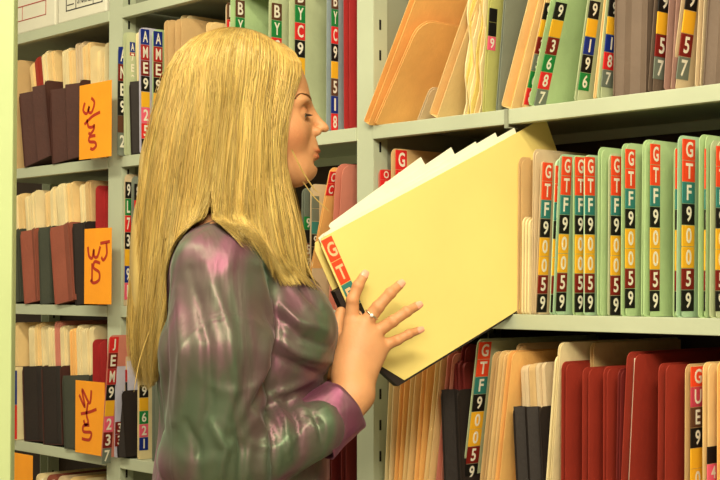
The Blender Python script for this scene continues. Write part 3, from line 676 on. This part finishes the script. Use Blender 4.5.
segs.append(('c', J(327, 338, 4.2), J(321, 318, 2.6), .0140, .0110, .01)); segs.append(('c', J(321, 318, 2.6), J(315, 303, 1.6), .0105, .0095, .003)); segs.append(('c', J(315, 303, 1.6), J(311, 291, 1.0), .0095, .0072, .002))
lf = hand_fn(segs); lc = J(338, 335, 5)
Vl, Ql = surface_nets(lf, lc-[.06, .08, .085], lc+[.075, .08, .075], .0022)
head_parts.append((Vl, Ql, hand_tone(Vl, lfing, rad)))

# ---- trunk, arms and legs (mostly under the clothes)
SHN, ELN = J(216, 276, -15.5), J(214, 455, -17)
SHF, ELF = J(222, 268, 15.5), J(240, 440, 17)
HIP = J(232, 520, 0); zf = .0
def P3(a, b, c): return np.array([a, b, c], float)
ha = HIP[0]
def torso(P):
    d = sd_cone(P, J(222, 250, 0), J(223, 215, 0), .062, .054)
    d = smin(d, sd_cone(P, J(218, 262, -10.5), J(218, 262, 10.5), .050, .050), .06)
    d = smin(d, sd_ell(P, J(236, 320, 0), np.array((.098, .150, .150)), math.radians(-6)), .05)
    d = smin(d, sd_ell(P, J(243, 400, 0), np.array((.092, .128, .140)), 0), .06)
    d = smin(d, sd_ell(P, J(236, 505, 0), np.array((.108, .155, .130)), 0), .06)
    for q in (-1, 1): d = smin(d, sd_ell(P, J(288, 334, 6.6*q), np.array((.060, .066, .064)), math.radians(-20)), .035)
    d = smin(d, sd_cone(P, SHN, ELN, .044, .038), .02); d = smin(d, sd_cone(P, SHF, ELF, .044, .038), .02)
    d = smin(d, sd_cone(P, ELN, J(322, 428, -10.5), .037, .027), .015)
    d = smin(d, sd_cone(P, ELF, J(318, 378, 9), .037, .026), .015)
    for q, kx, fx in ((-1, .0, -.015), (1, .03, .05)):
        k = P3(ha+.015+kx, .085*q, .50); an = P3(ha-.035+fx, .085*q, .09)
        d = smin(d, sd_cone(P, P3(ha, .085*q, .86), k, .082, .056), .03); d = smin(d, sd_cone(P, k, an, .055, .038), .01)
        d = smin(d, sd_cone(P, an, P3(an[0]+.10, .09*q, .045), .034, .026), .02)
    return d
Vt, Qt = surface_nets(torso, (-.24, -.30, .0), (.26, .32, 1.47), .009)
head_parts.append((Vt, Qt, np.ones((len(Vt), 3))))
VV, QQ, TT, o_ = [], [], [], 0
for v, q, t in head_parts: VV.append(v); QQ.append(q+o_); TT.append(t); o_ += len(v)
body = npmesh('body', np.concatenate(VV), np.concatenate(QQ), skin, PW); setcol(body, np.concatenate(TT))

# fingernails, eyes, brow, ring
m_nail = mat('nail', (240, 168, 140), .25, var=.02, spec=.6)
for k_ in 'imrp':
    a, b_ = fing[k_][2], fing[k_][3]; dr = (b_-a)/np.linalg.norm(b_-a); r = rad[k_][3]
    nrm = np.array([0, -1, 0.]); nrm -= dr*(nrm@dr); nrm /= np.linalg.norm(nrm); sd = np.cross(dr, nrm)
    vs = []; n1, n2 = 6, 6
    for i in range(n1+1):
        for j in range(n2+1):
            u = i/n1; a_ = (j/n2-.5)*1.9; wdt = 1-.25*abs(2*u-1)**3
            vs.append(b_+dr*(-.0035+.0105*u)+(nrm*math.cos(a_*wdt)+sd*math.sin(a_*wdt))*(r*1.06-.0022*max(0, u-.55)))
    fs = [(i*(n2+1)+j, i*(n2+1)+j+1, (i+1)*(n2+1)+j+1, (i+1)*(n2+1)+j) for i in range(n1) for j in range(n2)]
    npmesh('fingernail', np.array(vs), np.array(fs), m_nail, PW)
def uvs(c, r, n=16, m=24, axis=None):
    vs = [c+r*np.array([math.cos(p)*math.cos(t), math.cos(p)*math.sin(t), math.sin(p)]) for p in np.linspace(-math.pi/2, math.pi/2, n+1) for t in np.linspace(0, 2*math.pi, m, endpoint=False)]
    fs = [(i*m+j, i*m+(j+1) % m, (i+1)*m+(j+1) % m, (i+1)*m+j) for i in range(n) for j in range(m)]
    return np.array(vs), np.array(fs)
for q in (-1, 1):
    c = J(298.7, 113.6, 3.0*q); Ve, Qe = uvs(c, .0119)
    g = Ve[Qe].mean(1)-c; g /= np.linalg.norm(g, axis=1)[:, None]; look = np.array([.93, -.10*-q, -.34]); look /= np.linalg.norm(look)
    dt = g@look; mi = np.where(dt > .97, 2, np.where(dt > .86, 1, 0))
    npmesh('eye', Ve, Qe, [mat('eye_white', (226, 214, 200), .2, var=.01), mat('iris', (96, 112, 110), .2), mat('pupil', (12, 10, 10), .1)], PW, mi=mi)
    mb = MB()
    for i in range(40):                                    # lashes
        a_ = -1.15+1.9*i/39; p0 = c+.0128*np.array([math.cos(a_)*.97, q*math.sin(a_)*-1*-1 if False else q*math.sin(a_)*.97, -.12]);
        dr = np.array([math.cos(a_), q*math.sin(a_), .10]); p1 = p0+dr*.0075+np.array([0, 0, -.0015]); sd = np.array([-math.sin(a_), math.cos(a_)*q, 0])*.00035
        mb.add([p0-sd, p0+sd, p1, p0+np.array([0, 0, .0008])], [(0, 1, 2), (1, 3, 2), (3, 0, 2)])
    mb.build('eyelashes', mat('lash', (60, 40, 28), .6), PW)
    mb = MB(); rng = random.Random(5)
    for i in range(130):
        u = rng.random(); px = 308.5-15*u; py = 100.8-3.2*math.sin(u*2.6)+rng.uniform(-1.1, 1.1)*(1-u*.6)
        dz = (1.2+3.6*u)*q; p0 = J(px, py, dz)
        for it in range(10):                               # settle onto the skin
            e = float(head(p0[None, :])[0]); gr = np.array([float(head((p0+d_)[None, :])[0])-e for d_ in (np.eye(3)*.001)])/.001; p0 = p0-gr*e/(gr@gr+1e-6)
        nn = gr/np.linalg.norm(gr); dr = np.array([-.45, q*.8, .45-.7*u]); dr -= nn*(dr@nn); dr /= np.linalg.norm(dr); p1 = p0+dr*.0062+nn*.0008; sd = np.cross(dr, nn)*.0004
        mb.add([p0-sd, p0+sd, p1, p0+nn*.0009], [(0, 1, 2), (1, 3, 2), (3, 0, 2)])
    mb.build('eyebrow', mat('brow', (128, 88, 50), .7), PW)
# ring on the middle finger: band and stone
a, b_ = fing['m'][0], fing['m'][1]; dr = (b_-a)/np.linalg.norm(b_-a); rc_ = a+(b_-a)*.58; n0 = np.array([0, -1, 0.]); n0 -= dr*(n0@dr); n0 /= np.linalg.norm(n0); s0 = np.cross(dr, n0)
R_ = .0102; vs = []; M1, M2 = 32, 8
for i in range(M1):
    t = 2*math.pi*i/M1; e = n0*math.cos(t)+s0*math.sin(t)
    for j in range(M2): u = 2*math.pi*j/M2; vs.append(rc_+e*(R_+.0009*math.cos(u))+dr*.0012*math.sin(u))
fs = [(i*M2+j, i*M2+(j+1) % M2, ((i+1) % M1)*M2+(j+1) % M2, ((i+1) % M1)*M2+j) for i in range(M1) for j in range(M2)]
rg = npmesh('ring', np.array(vs), np.array(fs), mat('ring_silver', (225, 222, 210), .18, metal=1, var=.01), PW)
Vs, Qs = uvs(rc_+n0*(R_+.0016), .0026, 6, 8); npmesh('ring_stone', Vs, Qs, mat('ring_gem', (245, 245, 240), .05, spec=.9, var=.01), rg, smooth=False)

# ---- blouse
CUA, CUB = J(311, 434, -11.2), J(345, 405, -8.2)
FA0, FA1 = J(232, 462, -16.0), J(318, 428, -11.4)
def blouse(P):
    d = sd_ell(P, J(234, 318, 0), np.array((.103, .158, .150)), math.radians(-6))
    d = smin(d, sd_cone(P, J(216, 266, -12), J(216, 266, 12), .050, .050), .05)
    d = smin(d, sd_ell(P, J(246, 402, 0), np.array((.110, .142, .150)), 0), .06)
    d = smin(d, sd_ell(P, J(240, 500, 0), np.array((.122, .168, .140)), 0), .06)
    for q in (-1, 1): d = smin(d, sd_ell(P, J(288, 332, 6.4*q), np.array((.066, .074, .070)), math.radians(-20)), .04)
    d = smin(d, sd_cone(P, J(222, 250, 0), J(224, 226, 0), .070, .062), .03)
    # sleeve, near arm
    d = smin(d, sd_cone(P, SHN, J(214, 352, -17.5), .052, .066), .035)
    d = smin(d, sd_cone(P, J(213, 350, -17.5), J(214, 448, -17), .067, .064), .012)
    d = smin(d, sd_ell(P, J(212, 462, -17), np.array((.070, .055, .048)), 0), .02)
    d = smin(d, sd_cone(P, FA0, FA1, .050, .037), .02)
    d = smin(d, sd_cone(P, SHF, ELF, .056, .056), .03); d = smin(d, sd_cone(P, ELF, J(312, 385, 9.6), .052, .036), .02)
    # neck opening, hem, cuffs
    d = smax(d, P[..., 2]-J(222, 218, 0)[2]-.35*(J(222, 236, 0)[0]-P[..., 0]), .004)
    d = smax(d, -sd_cone(P, J(228, 240, 0), J(236, 200, 0), .050, .054), .003)
    d = smax(d, -sd_ell(P, J(272, 258, 0), np.array((.05, .030, .075)), math.radians(20)), .01)
    return d
zlo = HIP[2]-.135
Vb, Qb = surface_nets(blouse, (-.23, -.30, zlo), (.26, .30, 1.47), .0042)
# sculpted folds: (amp mm, width mm, polyline in px on her near side, dz range)
def axis_noise(p, seed=0):
    r = np.random.RandomState(seed); o = np.zeros(len(p))
    for i in range(9):
        k = r.normal(size=3)*np.array([38, 30, 13]); o += np.sin(p@k+r.uniform(0, 6))/9
    return o
def vnormals(V, Q):
    n = np.cross(V[Q[:, 2]]-V[Q[:, 0]], V[Q[:, 3]]-V[Q[:, 1]]); N = np.zeros_like(V)
    for k in range(4): np.add.at(N, Q[:, k], n)
    return N/(np.linalg.norm(N, axis=1)[:, None]+1e-12)
folds = [(5, 9, [(205, 262), (232, 330), (238, 380), (222, 440)], 0), (-5, 8, [(190, 270), (212, 340), (214, 400), (200, 450)], 0), (5, 8, [(178, 290), (186, 350), (178, 420)], 0),
         (6, 8, [(256, 262), (268, 320), (262, 370), (236, 425)], 0), (-8, 8, [(262, 268), (276, 320), (272, 365), (252, 405)], 0), (-5, 6, [(164, 310), (166, 370), (160, 430)], 0),
         (6, 7, [(276, 300), (300, 322), (326, 330)], 1), (-6, 6, [(278, 312), (302, 336), (328, 346)], 1), (6, 7, [(276, 336), (300, 352), (330, 362)], 1), (-5, 6, [(276, 352), (300, 366), (326, 378)], 1),
         (5, 6, [(272, 392), (292, 386), (318, 376)], 1), (-5, 7, [(284, 262), (302, 292), (322, 312)], 1), (5, 8, [(268, 250), (290, 284), (310, 304)], 1),
         (6, 5, [(252, 408), (262, 436), (262, 480)], 0), (-7, 5, [(262, 412), (273, 440), (272, 480)], 0), (6, 5, [(268, 404), (284, 424), (288, 462)], 0), (-6, 4, [(281, 404), (296, 424), (300, 455)], 0),
         (5, 5, [(288, 400), (306, 416), (316, 440)], 0), (-6, 5, [(236, 420), (244, 446), (240, 480)], 0), (6, 6, [(214, 420), (228, 446), (220, 480)], 0), (-5, 6, [(190, 420), (202, 446), (200, 480)], 0),
         (-6, 5, [(300, 410), (318, 428), (322, 450)], 0)]
def fold_disp(V, folds, side=True):
    """ridges and valleys pressed into the cloth along lines on her near side"""
    d = np.zeros(len(V))
    near = 1/(1+np.exp((V[:, 1]+.02)/.02))
    for amp, wd, line, zone in folds:
        pts = [J(x, y, -20 if zone == 0 else -9)[[0, 2]] for x, y in line]; best = np.full(len(V), 9.); tt = np.zeros(len(V))
        n = len(pts)-1
        for i in range(n):
            a, b = pts[i], pts[i+1]; ab = b-a; q = V[:, [0, 2]]-a; t = np.clip((q@ab)/(ab@ab), 0, 1); e = np.linalg.norm(q-t[:, None]*ab, axis=1)
            m = e < best; best[m] = e[m]; tt[m] = (i+t[m])/n
        env = np.sin(np.clip(tt, .06, .94)*math.pi)**.5
        d += amp*.00125*np.exp(-(best/(wd*.00078))**2)*env*near
    return d
N = vnormals(Vb, Qb)
def ridged(p, seed, k0):
    r = np.random.RandomState(seed); o = np.zeros(len(p)); W_2 = p+.012*np.stack([np.sin(p[:, 2]*31+1), np.sin(p[:, 0]*37), np.sin(p[:, 1]*29+p[:, 0]*23)], 1)
    for i in range(5):
        k = r.normal(size=3)*np.array(k0); o = np.maximum(o, np.exp(-(np.sin(W_2@k+r.uniform(0, 6))/.16)**2)*(.5+.5*np.sin(p@(k[[1, 2, 0]]*.7)+r.uniform(0, 6))))
    return o
# crumple near the elbow and across the forearm, long soft creases elsewhere
elb = np.exp(-(np.linalg.norm((Vb-J(240, 452, -15))*[1, .6, 1], axis=1)/.09)**2)
disp = .0034*ridged(Vb, 21, (26, 22, 20))*elb*1.2+.0022*ridged(Vb, 8, (26, 20, 8))+fold_disp(Vb, folds)+.0030*axis_noise(Vb, 3)+.0012*axis_noise(Vb*2.3, 5)
Vb = Vb+N*disp[:, None]
def blouse_mat(lo=.12, hi=.78, name='shot_taffeta'):
    m = bpy.data.materials.new(name); m.use_nodes = True; nt = m.node_tree; L_ = nt.links
    out = nt.nodes['Material Output']; b1 = nt.nodes['Principled BSDF']; b2 = nt.nodes.new('ShaderNodeBsdfPrincipled')
    tg = nt.nodes.new('ShaderNodeTangent'); tg.direction_type = 'RADIAL'; tg.axis = 'Z'
    tc = nt.nodes.new('ShaderNodeTexCoord'); n = nt.nodes.new('ShaderNodeTexNoise'); n.inputs['Scale'].default_value = 9; n.inputs['Detail'].default_value = 3; n.inputs['Distortion'].default_value = 1.2
    mp = nt.nodes.new('ShaderNodeMapping'); mp.inputs['Scale'].default_value = (1.5, 1.2, .40); L_.new(tc.outputs['Object'], mp.inputs[0]); L_.new(mp.outputs[0], n.inputs[0])
    bp = nt.nodes.new('ShaderNodeBump'); bp.inputs['Strength'].default_value = .35; bp.inputs['Distance'].default_value = .012; L_.new(n.outputs[0], bp.inputs['Height'])
    for b, c, tnt, rot in ((b1, (88, 108, 82), (160, 215, 175), 0.0), (b2, (128, 72, 96), (240, 140, 200), .25)):
        b.inputs['Base Color'].default_value = srgb(c); b.inputs['Metallic'].default_value = .45; b.inputs['Roughness'].default_value = .43
        b.inputs['Anisotropic'].default_value = .7; b.inputs['Anisotropic Rotation'].default_value = rot; b.inputs['Specular Tint'].default_value = srgb(tnt)
        b.inputs['Sheen Weight'].default_value = .25; b.inputs['Sheen Tint'].default_value = srgb(tnt); b.inputs['Sheen Roughness'].default_value = .4
        L_.new(tg.outputs[0], b.inputs['Tangent']); L_.new(bp.outputs[0], b.inputs['Normal'])
    mx = nt.nodes.new('ShaderNodeMixShader'); L_.new(b1.outputs[0], mx.inputs[1]); L_.new(b2.outputs[0], mx.inputs[2])
    n3 = nt.nodes.new('ShaderNodeTexNoise'); n3.inputs['Scale'].default_value = 7; n3.inputs['Distortion'].default_value = 1.5; L_.new(mp.outputs[0], n3.inputs[0])
    rp = nt.nodes.new('ShaderNodeMapRange'); rp.inputs['From Min'].default_value = .36; rp.inputs['From Max'].default_value = .64; rp.inputs['To Min'].default_value = lo; rp.inputs['To Max'].default_value = hi
    L_.new(n3.outputs[0], rp.inputs[0]); L_.new(rp.outputs[0], mx.inputs[0]); L_.new(mx.outputs[0], out.inputs[0]); return m
M_bl = blouse_mat(); M_cuff = blouse_mat(.6, 1.0, 'shot_taffeta_painted_sheen')  # cuff mix biased to purple: magenta sheen from the viewing angle painted in
BL = npmesh('blouse', Vb, Qb, M_bl, PW)
sm = BL.modifiers.new('smooth', 'SMOOTH'); sm.factor = .5; sm.iterations = 1
# cuffs: open tubes with thickness
def cuff(a, b, ra, rb, name='cuff', wob=.0015, flat=.86):
    ax = (b-a)/np.linalg.norm(b-a); u = np.cross(ax, [0, 1, 0]); u /= np.linalg.norm(u); v = np.cross(ax, u); n, m = 48, 14; L1 = np.linalg.norm(b-a); vs = []
    prof = [(0, ra), (1, rb), (1.0, rb-.0022), (0.0, ra-.0022)]
    P_ = [(i/m, ra+(rb-ra)*i/m) for i in range(m+1)]+[(1-i/m, ra+(rb-ra)*(1-i/m)-.0024) for i in range(m+1)]
    for t, r in P_:
        for j in range(n):
            th = 2*math.pi*j/n; rr = r+wob*math.sin(3*th+t*4)+wob*.6*math.sin(7*th-t*5)
            vs.append(a+ax*L1*t+u*math.cos(th)*rr+v*math.sin(th)*rr*flat)
    K = len(P_); fs = [(i*n+j, i*n+(j+1) % n, ((i+1) % K)*n+(j+1) % n, ((i+1) % K)*n+j) for i in range(K) for j in range(n)]
    return npmesh(name, np.array(vs), np.array(fs), M_cuff, BL)
cuff(CUA, CUB, .0430, .0400); cuff(J(308, 392, 10), J(322, 368, 8.2), .036, .033)
# collar
ca = J(225, 228, 0); vs = []; n, m = 40, 6
for i in range(n+1):
    th = -2.35+4.7*i/n
    for j in range(m+1):
        t = j/m; r = .060+.020*t; z = .026*(1-t)**1.2-.012*t
        vs.append(ca+np.array([-math.cos(th)*r*1.02, math.sin(th)*r*.98, z-.012*(1-math.cos(th))*1.0]))
fs = [(i*(m+1)+j, i*(m+1)+j+1, (i+1)*(m+1)+j+1, (i+1)*(m+1)+j) for i in range(n) for j in range(m)]
co = npmesh('collar', np.array(vs), np.array(fs), M_bl, BL); so = co.modifiers.new('solid', 'SOLIDIFY'); so.thickness = .002
# buttons down the front edge
for (x, y, dz) in ((333, 318, .0), (339, 345, .0)):
    mb = MB(); c = J(x, y, dz); bm = bmesh.new(); bmesh.ops.create_uvsphere(bm, u_segments=14, v_segments=8, radius=.0048)
    mb.add([(c[0]+q.co.x*.5, c[1]+q.co.y, c[2]+q.co.z) for q in bm.verts], [tuple(w_.index for w_ in f.verts) for f in bm.faces]); bm.free()
    mb.build('button', mat('button_pearl', (220, 214, 206), .2, var=.03, spec=.7), BL, smooth=True)
# trousers and shoes
def trousers(P):
    d = sd_ell(P, J(236, 512, 0), np.array((.114, .160, .130)), 0)
    for q, kx, fx in ((-1, .0, -.015), (1, .03, .05)):
        k = P3(ha+.015+kx, .087*q, .50); an = P3(ha-.035+fx, .087*q, .07)
        d = smin(d, sd_cone(P, P3(ha, .087*q, .86), k, .088, .068), .03); d = smin(d, sd_cone(P, k, an, .068, .066), .02)
    return smax(d, .055-P[..., 2], .003)
Vp, Qp = surface_nets(trousers, (-.24, -.27, .02), (.26, .28, 1.08), .009)
npmesh('trousers', Vp+vnormals(Vp, Qp)*(.003*axis_noise(Vp, 9))[:, None], Qp, mat('trouser_cloth', (36, 34, 38), .8, .2, 300), PW)
for q, fx in ((-1, -.015), (1, .05)):
    ax_ = ha-.035+fx
    sf = lambda P: smax(smin(sd_cone(P, P3(ax_-.035, .087*q, .045), P3(ax_+.13, .09*q, .032), .036, .030), sd_ell(P, P3(ax_+.10, .09*q, .028), np.array((.07, .042, .026))), .02), .006-P[..., 2], .003)
    Vs, Qs = surface_nets(sf, (ax_-.1, .087*q-.07, -.002), (ax_+.2, .087*q+.07, .1), .005)
    npmesh('shoe', Vs, Qs, mat('shoe_leather', (24, 20, 20), .3), PW)

# ---- hair
cols = [
 (0.00, [(284, 44, -1), (299, 57, -2.4), (301, 76, -4.2), (291, 104, -6.0), (286, 150, -6.2), (291, 185, -6.4), (299, 215, -6.8), (304, 250, -7.5), (307, 280, -8.0), (311, 303, -8.2)]),
 (0.13, [(276, 42, -.8), (286, 56, -3.6), (284, 90, -6.2), (278, 130, -7.4), (277, 180, -7.8), (283, 220, -8.6), (291, 260, -9.2), (302, 300, -9.4)]),
 (0.30, [(264, 36, -.6), (268, 56, -4.5), (264, 100, -7.6), (262, 150, -8.6), (262, 200, -9.0), (268, 240, -10.4), (278, 272, -11), (290, 296, -11)]),
 (0.44, [(252, 32, -.5), (250, 56, -5.0), (246, 106, -8.3), (243, 160, -9.2), (240, 205, -10.0), (244, 236, -12.5), (254, 260, -13.5), (266, 283, -13.5)]),
 (0.54, [(242, 31, -.5), (234, 58, -5.2), (226, 108, -8.5), (221, 160, -9.4), (216, 202, -10.4), (214, 226, -13.5), (220, 243, -16), (230, 262, -17)]),
 (0.58, [(238, 31, -.5), (226, 58, -5.2), (216, 108, -8.5), (209, 160, -9.2), (202, 200, -10.2), (195, 226, -13), (185, 248, -14), (172, 285, -13), (162, 320, -12)]),
 (0.70, [(230, 31, -.5), (206, 56, -5.0), (191, 106, -8.2), (182, 160, -9.0), (175, 215, -9.8), (168, 262, -11.5), (160, 312, -11), (154, 352, -10), (151, 386, -9)]),
 (0.85, [(222, 32, -.5), (188, 56, -4.2), (170, 106, -6.8), (160, 160, -7.5), (152, 215, -8), (147, 270, -8), (143, 322, -7.5), (141, 362, -7), (146, 392, -6.5)]),
 (1.00, [(212, 34, 0), (172, 58, -2.0), (154, 102, -2.4), (143, 152, -2.6), (135, 212, -2.8), (129, 270, -2.8), (126, 320, -2.6), (127, 360, -2.4), (136, 386, -2.2)])]
NS = 18
def resample(pts, n=NS):
    P = np.array([J(*p) for p in pts]); 
    k = np.linspace(0, len(P)-1, 90); out = []
    for q in k:
        i = min(int(q), len(P)-2); t = q-i; p0, p1, p2, p3 = P[max(i-1, 0)], P[i], P[i+1], P[min(i+2, len(P)-1)]
        out.append(.5*((2*p1)+(-p0+p2)*t+(2*p0-5*p1+4*p2-p3)*t*t+(-p0+3*p1-3*p2+p3)*t**3))
    out = np.array(out); L_ = np.r_[0, np.cumsum(np.linalg.norm(np.diff(out, axis=0), axis=1))]
    s = np.linspace(0, L_[-1], n); return np.stack([np.interp(s, L_, out[:, d]) for d in range(3)], 1)
us = [c[0] for c in cols]; RS = [resample(c[1]) for c in cols]
def guide(u):
    i = 0
    while i < len(us)-2 and u > us[i+1]: i += 1
    t = (u-us[i])/(us[i+1]-us[i])
    if us[i] == .54: t = 0 if t < .5 else 1               # the hair parts over the shoulder below
    g = RS[i]*(1-t)+RS[i+1]*t
    if us[i] == .54:                                     # but stays closed above it
        tt = (u-us[i])/(us[i+1]-us[i]); mix = RS[i]*(1-tt)+RS[i+1]*tt; w = np.clip((np.arange(NS)/NS-.60)/.12, 0, 1)[:, None]; g = mix*(1-w)+g*w
    return g
ctr = J(240, 110, 0)
def pushout(g, m):
    """keep a lock outside the skull"""
    for c, r in ((J(241, 101, 0), (.087, .073, .089)), (J(274, 94, 0), (.042, .060, .046)), (J(232, 96, 0), (.092, .076, .088))):
        q = g-c; rr = np.array(r); k = np.sqrt(((q/(rr+m))**2).sum(1))[:, None]+1e-6
        g = np.where(k < 1, c+q/k, g)
    return g
def inward(g):
    d = ctr[None]-g; d[:, 2] *= .25; d[:, 0] = (ctr[0]-g[:, 0]); d[:, 1] = (ctr[1]-g[:, 1]); return d/(np.linalg.norm(d, axis=1)[:, None]+1e-9)
hv, hfc, ht = [], [], []
rng = np.random.RandomState(11)
def add_strand(g, r, tone_):
    T = np.gradient(g, axis=0); T /= np.linalg.norm(T, axis=1)[:, None]+1e-9
    A = np.cross(T, inward(g)); A /= np.linalg.norm(A, axis=1)[:, None]+1e-9; B = np.cross(T, A); n = len(g)
    w = r*np.minimum(1, (1-np.linspace(0, 1, n))*5+.12)
    base = sum(len(x) for x in hv) if False else add_strand.n
    for k in range(3):
        a = 2*math.pi*k/3+.5; hv.append(g+(A*math.cos(a)*1.0+B*math.sin(a)*.7)*w[:, None])
    i = np.arange(n-1)
    for k in range(3):
        k2 = (k+1) % 3; hfc.append(np.stack([base+k*n+i, base+k2*n+i, base+k2*n+i+1, base+k*n+i+1], 1))
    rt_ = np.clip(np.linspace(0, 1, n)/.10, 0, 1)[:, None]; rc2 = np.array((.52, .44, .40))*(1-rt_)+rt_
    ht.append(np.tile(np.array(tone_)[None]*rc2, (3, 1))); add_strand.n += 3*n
add_strand.n = 0
s = np.linspace(0, 1, NS)
NCL = 150
cl_u = np.sort(rng.uniform(0, 1, NCL)); cl_d = rng.uniform(0, 1, NCL); cl_t = rng.uniform(.60, 1.10, NCL)
for side in (-1, 1):
    for i in range(9500 if side < 0 else 3000):
        c = rng.randint(NCL); lay = rng.uniform(0, 1)**1.6
        spread = rng.normal(0, .014)
        u = np.clip(cl_u[c]+spread, 0, 1); u2 = np.clip(cl_u[c]+spread*.35, 0, 1)
        ga, gb = guide(u), guide(u2); 
        if (u < .56) != (u2 < .56): gb = ga
        wm = (s**1.5)[:, None]; g = ga*(1-wm)+gb*wm
        inn = inward(g); g = g+inn*(lay*.020*np.minimum(1, s*6)+.004*cl_d[c]*s)[:, None]
        g = pushout(g, .003+.0045*(1-lay))
        ph, am = rng.uniform(0, 6.28, 3), rng.normal(0, 1, 3)
        wv = (np.sin(s*7+ph[0])*.0016*am[0]+np.sin(s*15+ph[1])*.0007*am[1])*np.minimum(1, s*4)
        g = g+np.stack([wv, wv*.5*am[2], 0*s], 1)
        ln = rng.uniform(.90, 1.02) if rng.rand() > .12 else rng.uniform(.72, .95)
        sn = np.clip(s*ln, 0, 1); g = np.stack([np.interp(sn, s, g[:, d]) for d in range(3)], 1)
        if side > 0: g = g*[1, -1, 1]
        lt = (rng.uniform(.80, 1.08)*cl_t[c])*np.array([1, 1, 1])*np.array([1, rng.uniform(.95, 1.02), rng.uniform(.82, 1.0)])
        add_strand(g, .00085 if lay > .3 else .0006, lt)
# loose wisps across the cheek
for pts in ([(292, 150, -6.4), (303, 172, -6), (315, 190, -5), (320, 193, -5)], [(303, 182, -5.5), (315, 198, -5), (330, 212, -4.5)], [(288, 190, -7), (299, 230, -8), (306, 262, -8), (318, 290, -8)], [(150, 330, -9), (140, 360, -9), (134, 392, -9)]):
    for k in range(3): g = resample(pts); add_strand(g+rng.normal(0, .0008, 3), .0005, (1.05, 1.05, 1))
def hair_mat():
    m = bpy.data.materials.new('blonde_hair'); m.use_nodes = True; nt = m.node_tree; b = nt.nodes['Principled BSDF']
    at = nt.nodes.new('ShaderNodeAttribute'); at.attribute_name = 'tone'
    tc = nt.nodes.new('ShaderNodeTexCoord'); mp = nt.nodes.new('ShaderNodeMapping'); mp.inputs['Scale'].default_value = (34, 34, 2.2)
    n = nt.nodes.new('ShaderNodeTexNoise'); n.inputs['Scale'].default_value = 3; n.inputs['Detail'].default_value = 4; nt.links.new(tc.outputs['Object'], mp.inputs[0]); nt.links.new(mp.outputs[0], n.inputs[0])
    r = nt.nodes.new('ShaderNodeValToRGB'); r.color_ramp.elements[0].position = .32; r.color_ramp.elements[1].position = .66
    r.color_ramp.elements[0].color = srgb((196, 160, 88)); r.color_ramp.elements[1].color = srgb((218, 186, 112)); nt.links.new(n.outputs[0], r.inputs[0])
    mx = nt.nodes.new('ShaderNodeMix'); mx.data_type = 'RGBA'; mx.blend_type = 'MULTIPLY'; mx.inputs[0].default_value = 1
    nt.links.new(r.outputs[0], mx.inputs[6]); nt.links.new(at.outputs['Color'], mx.inputs[7]); nt.links.new(mx.outputs[2], b.inputs['Base Color'])
    b.inputs['Roughness'].default_value = .38; b.inputs['Specular IOR Level'].default_value = .55; b.inputs['Specular Tint'].default_value = srgb((255, 236, 190)); return m
M_hair = hair_mat()
HV = np.concatenate(hv)
low = HV[:, 2] < J(222, 200, 0)[2]                       # hair lies on top of the blouse
for it in range(2):
    P_ = HV[low]; e = blouse(P_)-.0035-.005*(np.sin(P_[:, 0]*91+P_[:, 1]*57)*.5+.5); gr = np.stack([blouse(P_+d_)-blouse(P_-d_) for d_ in np.eye(3)*.001], 1); gr /= np.linalg.norm(gr, axis=1)[:, None]+1e-9
    HV[low] = P_+gr*np.clip(-e, 0, .03)[:, None]
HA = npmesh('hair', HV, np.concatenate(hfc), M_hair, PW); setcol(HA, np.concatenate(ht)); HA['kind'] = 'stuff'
# under-hair: closed cap over the skull so that no scalp shows
def cap(P):
    d = sd_ell(P, J(232, 96, 0), np.array((.091, .075, .087)), 0)
    d = smin(d, sd_ell(P, J(268, 84, 0), np.array((.040, .056, .040))), .02)
    d = smin(d, sd_ell(P, J(206, 150, 0), np.array((.060, .066, .110)), math.radians(6)), .03)
    d = smin(d, sd_ell(P, J(168, 235, 0), np.array((.036, .060, .140)), math.radians(8)), .05)
    d = smin(d, sd_ell(P, J(150, 310, 0), np.array((.022, .060, .110)), math.radians(3)), .05)
    return d
Vc, Qc = surface_nets(cap, hp-[.22, .1, .36], hp+[.1, .1, .13], .005)
Hc = npmesh('under_hair', Vc, Qc, M_hair, HA); setcol(Hc, np.full((len(Vc), 3), .75))
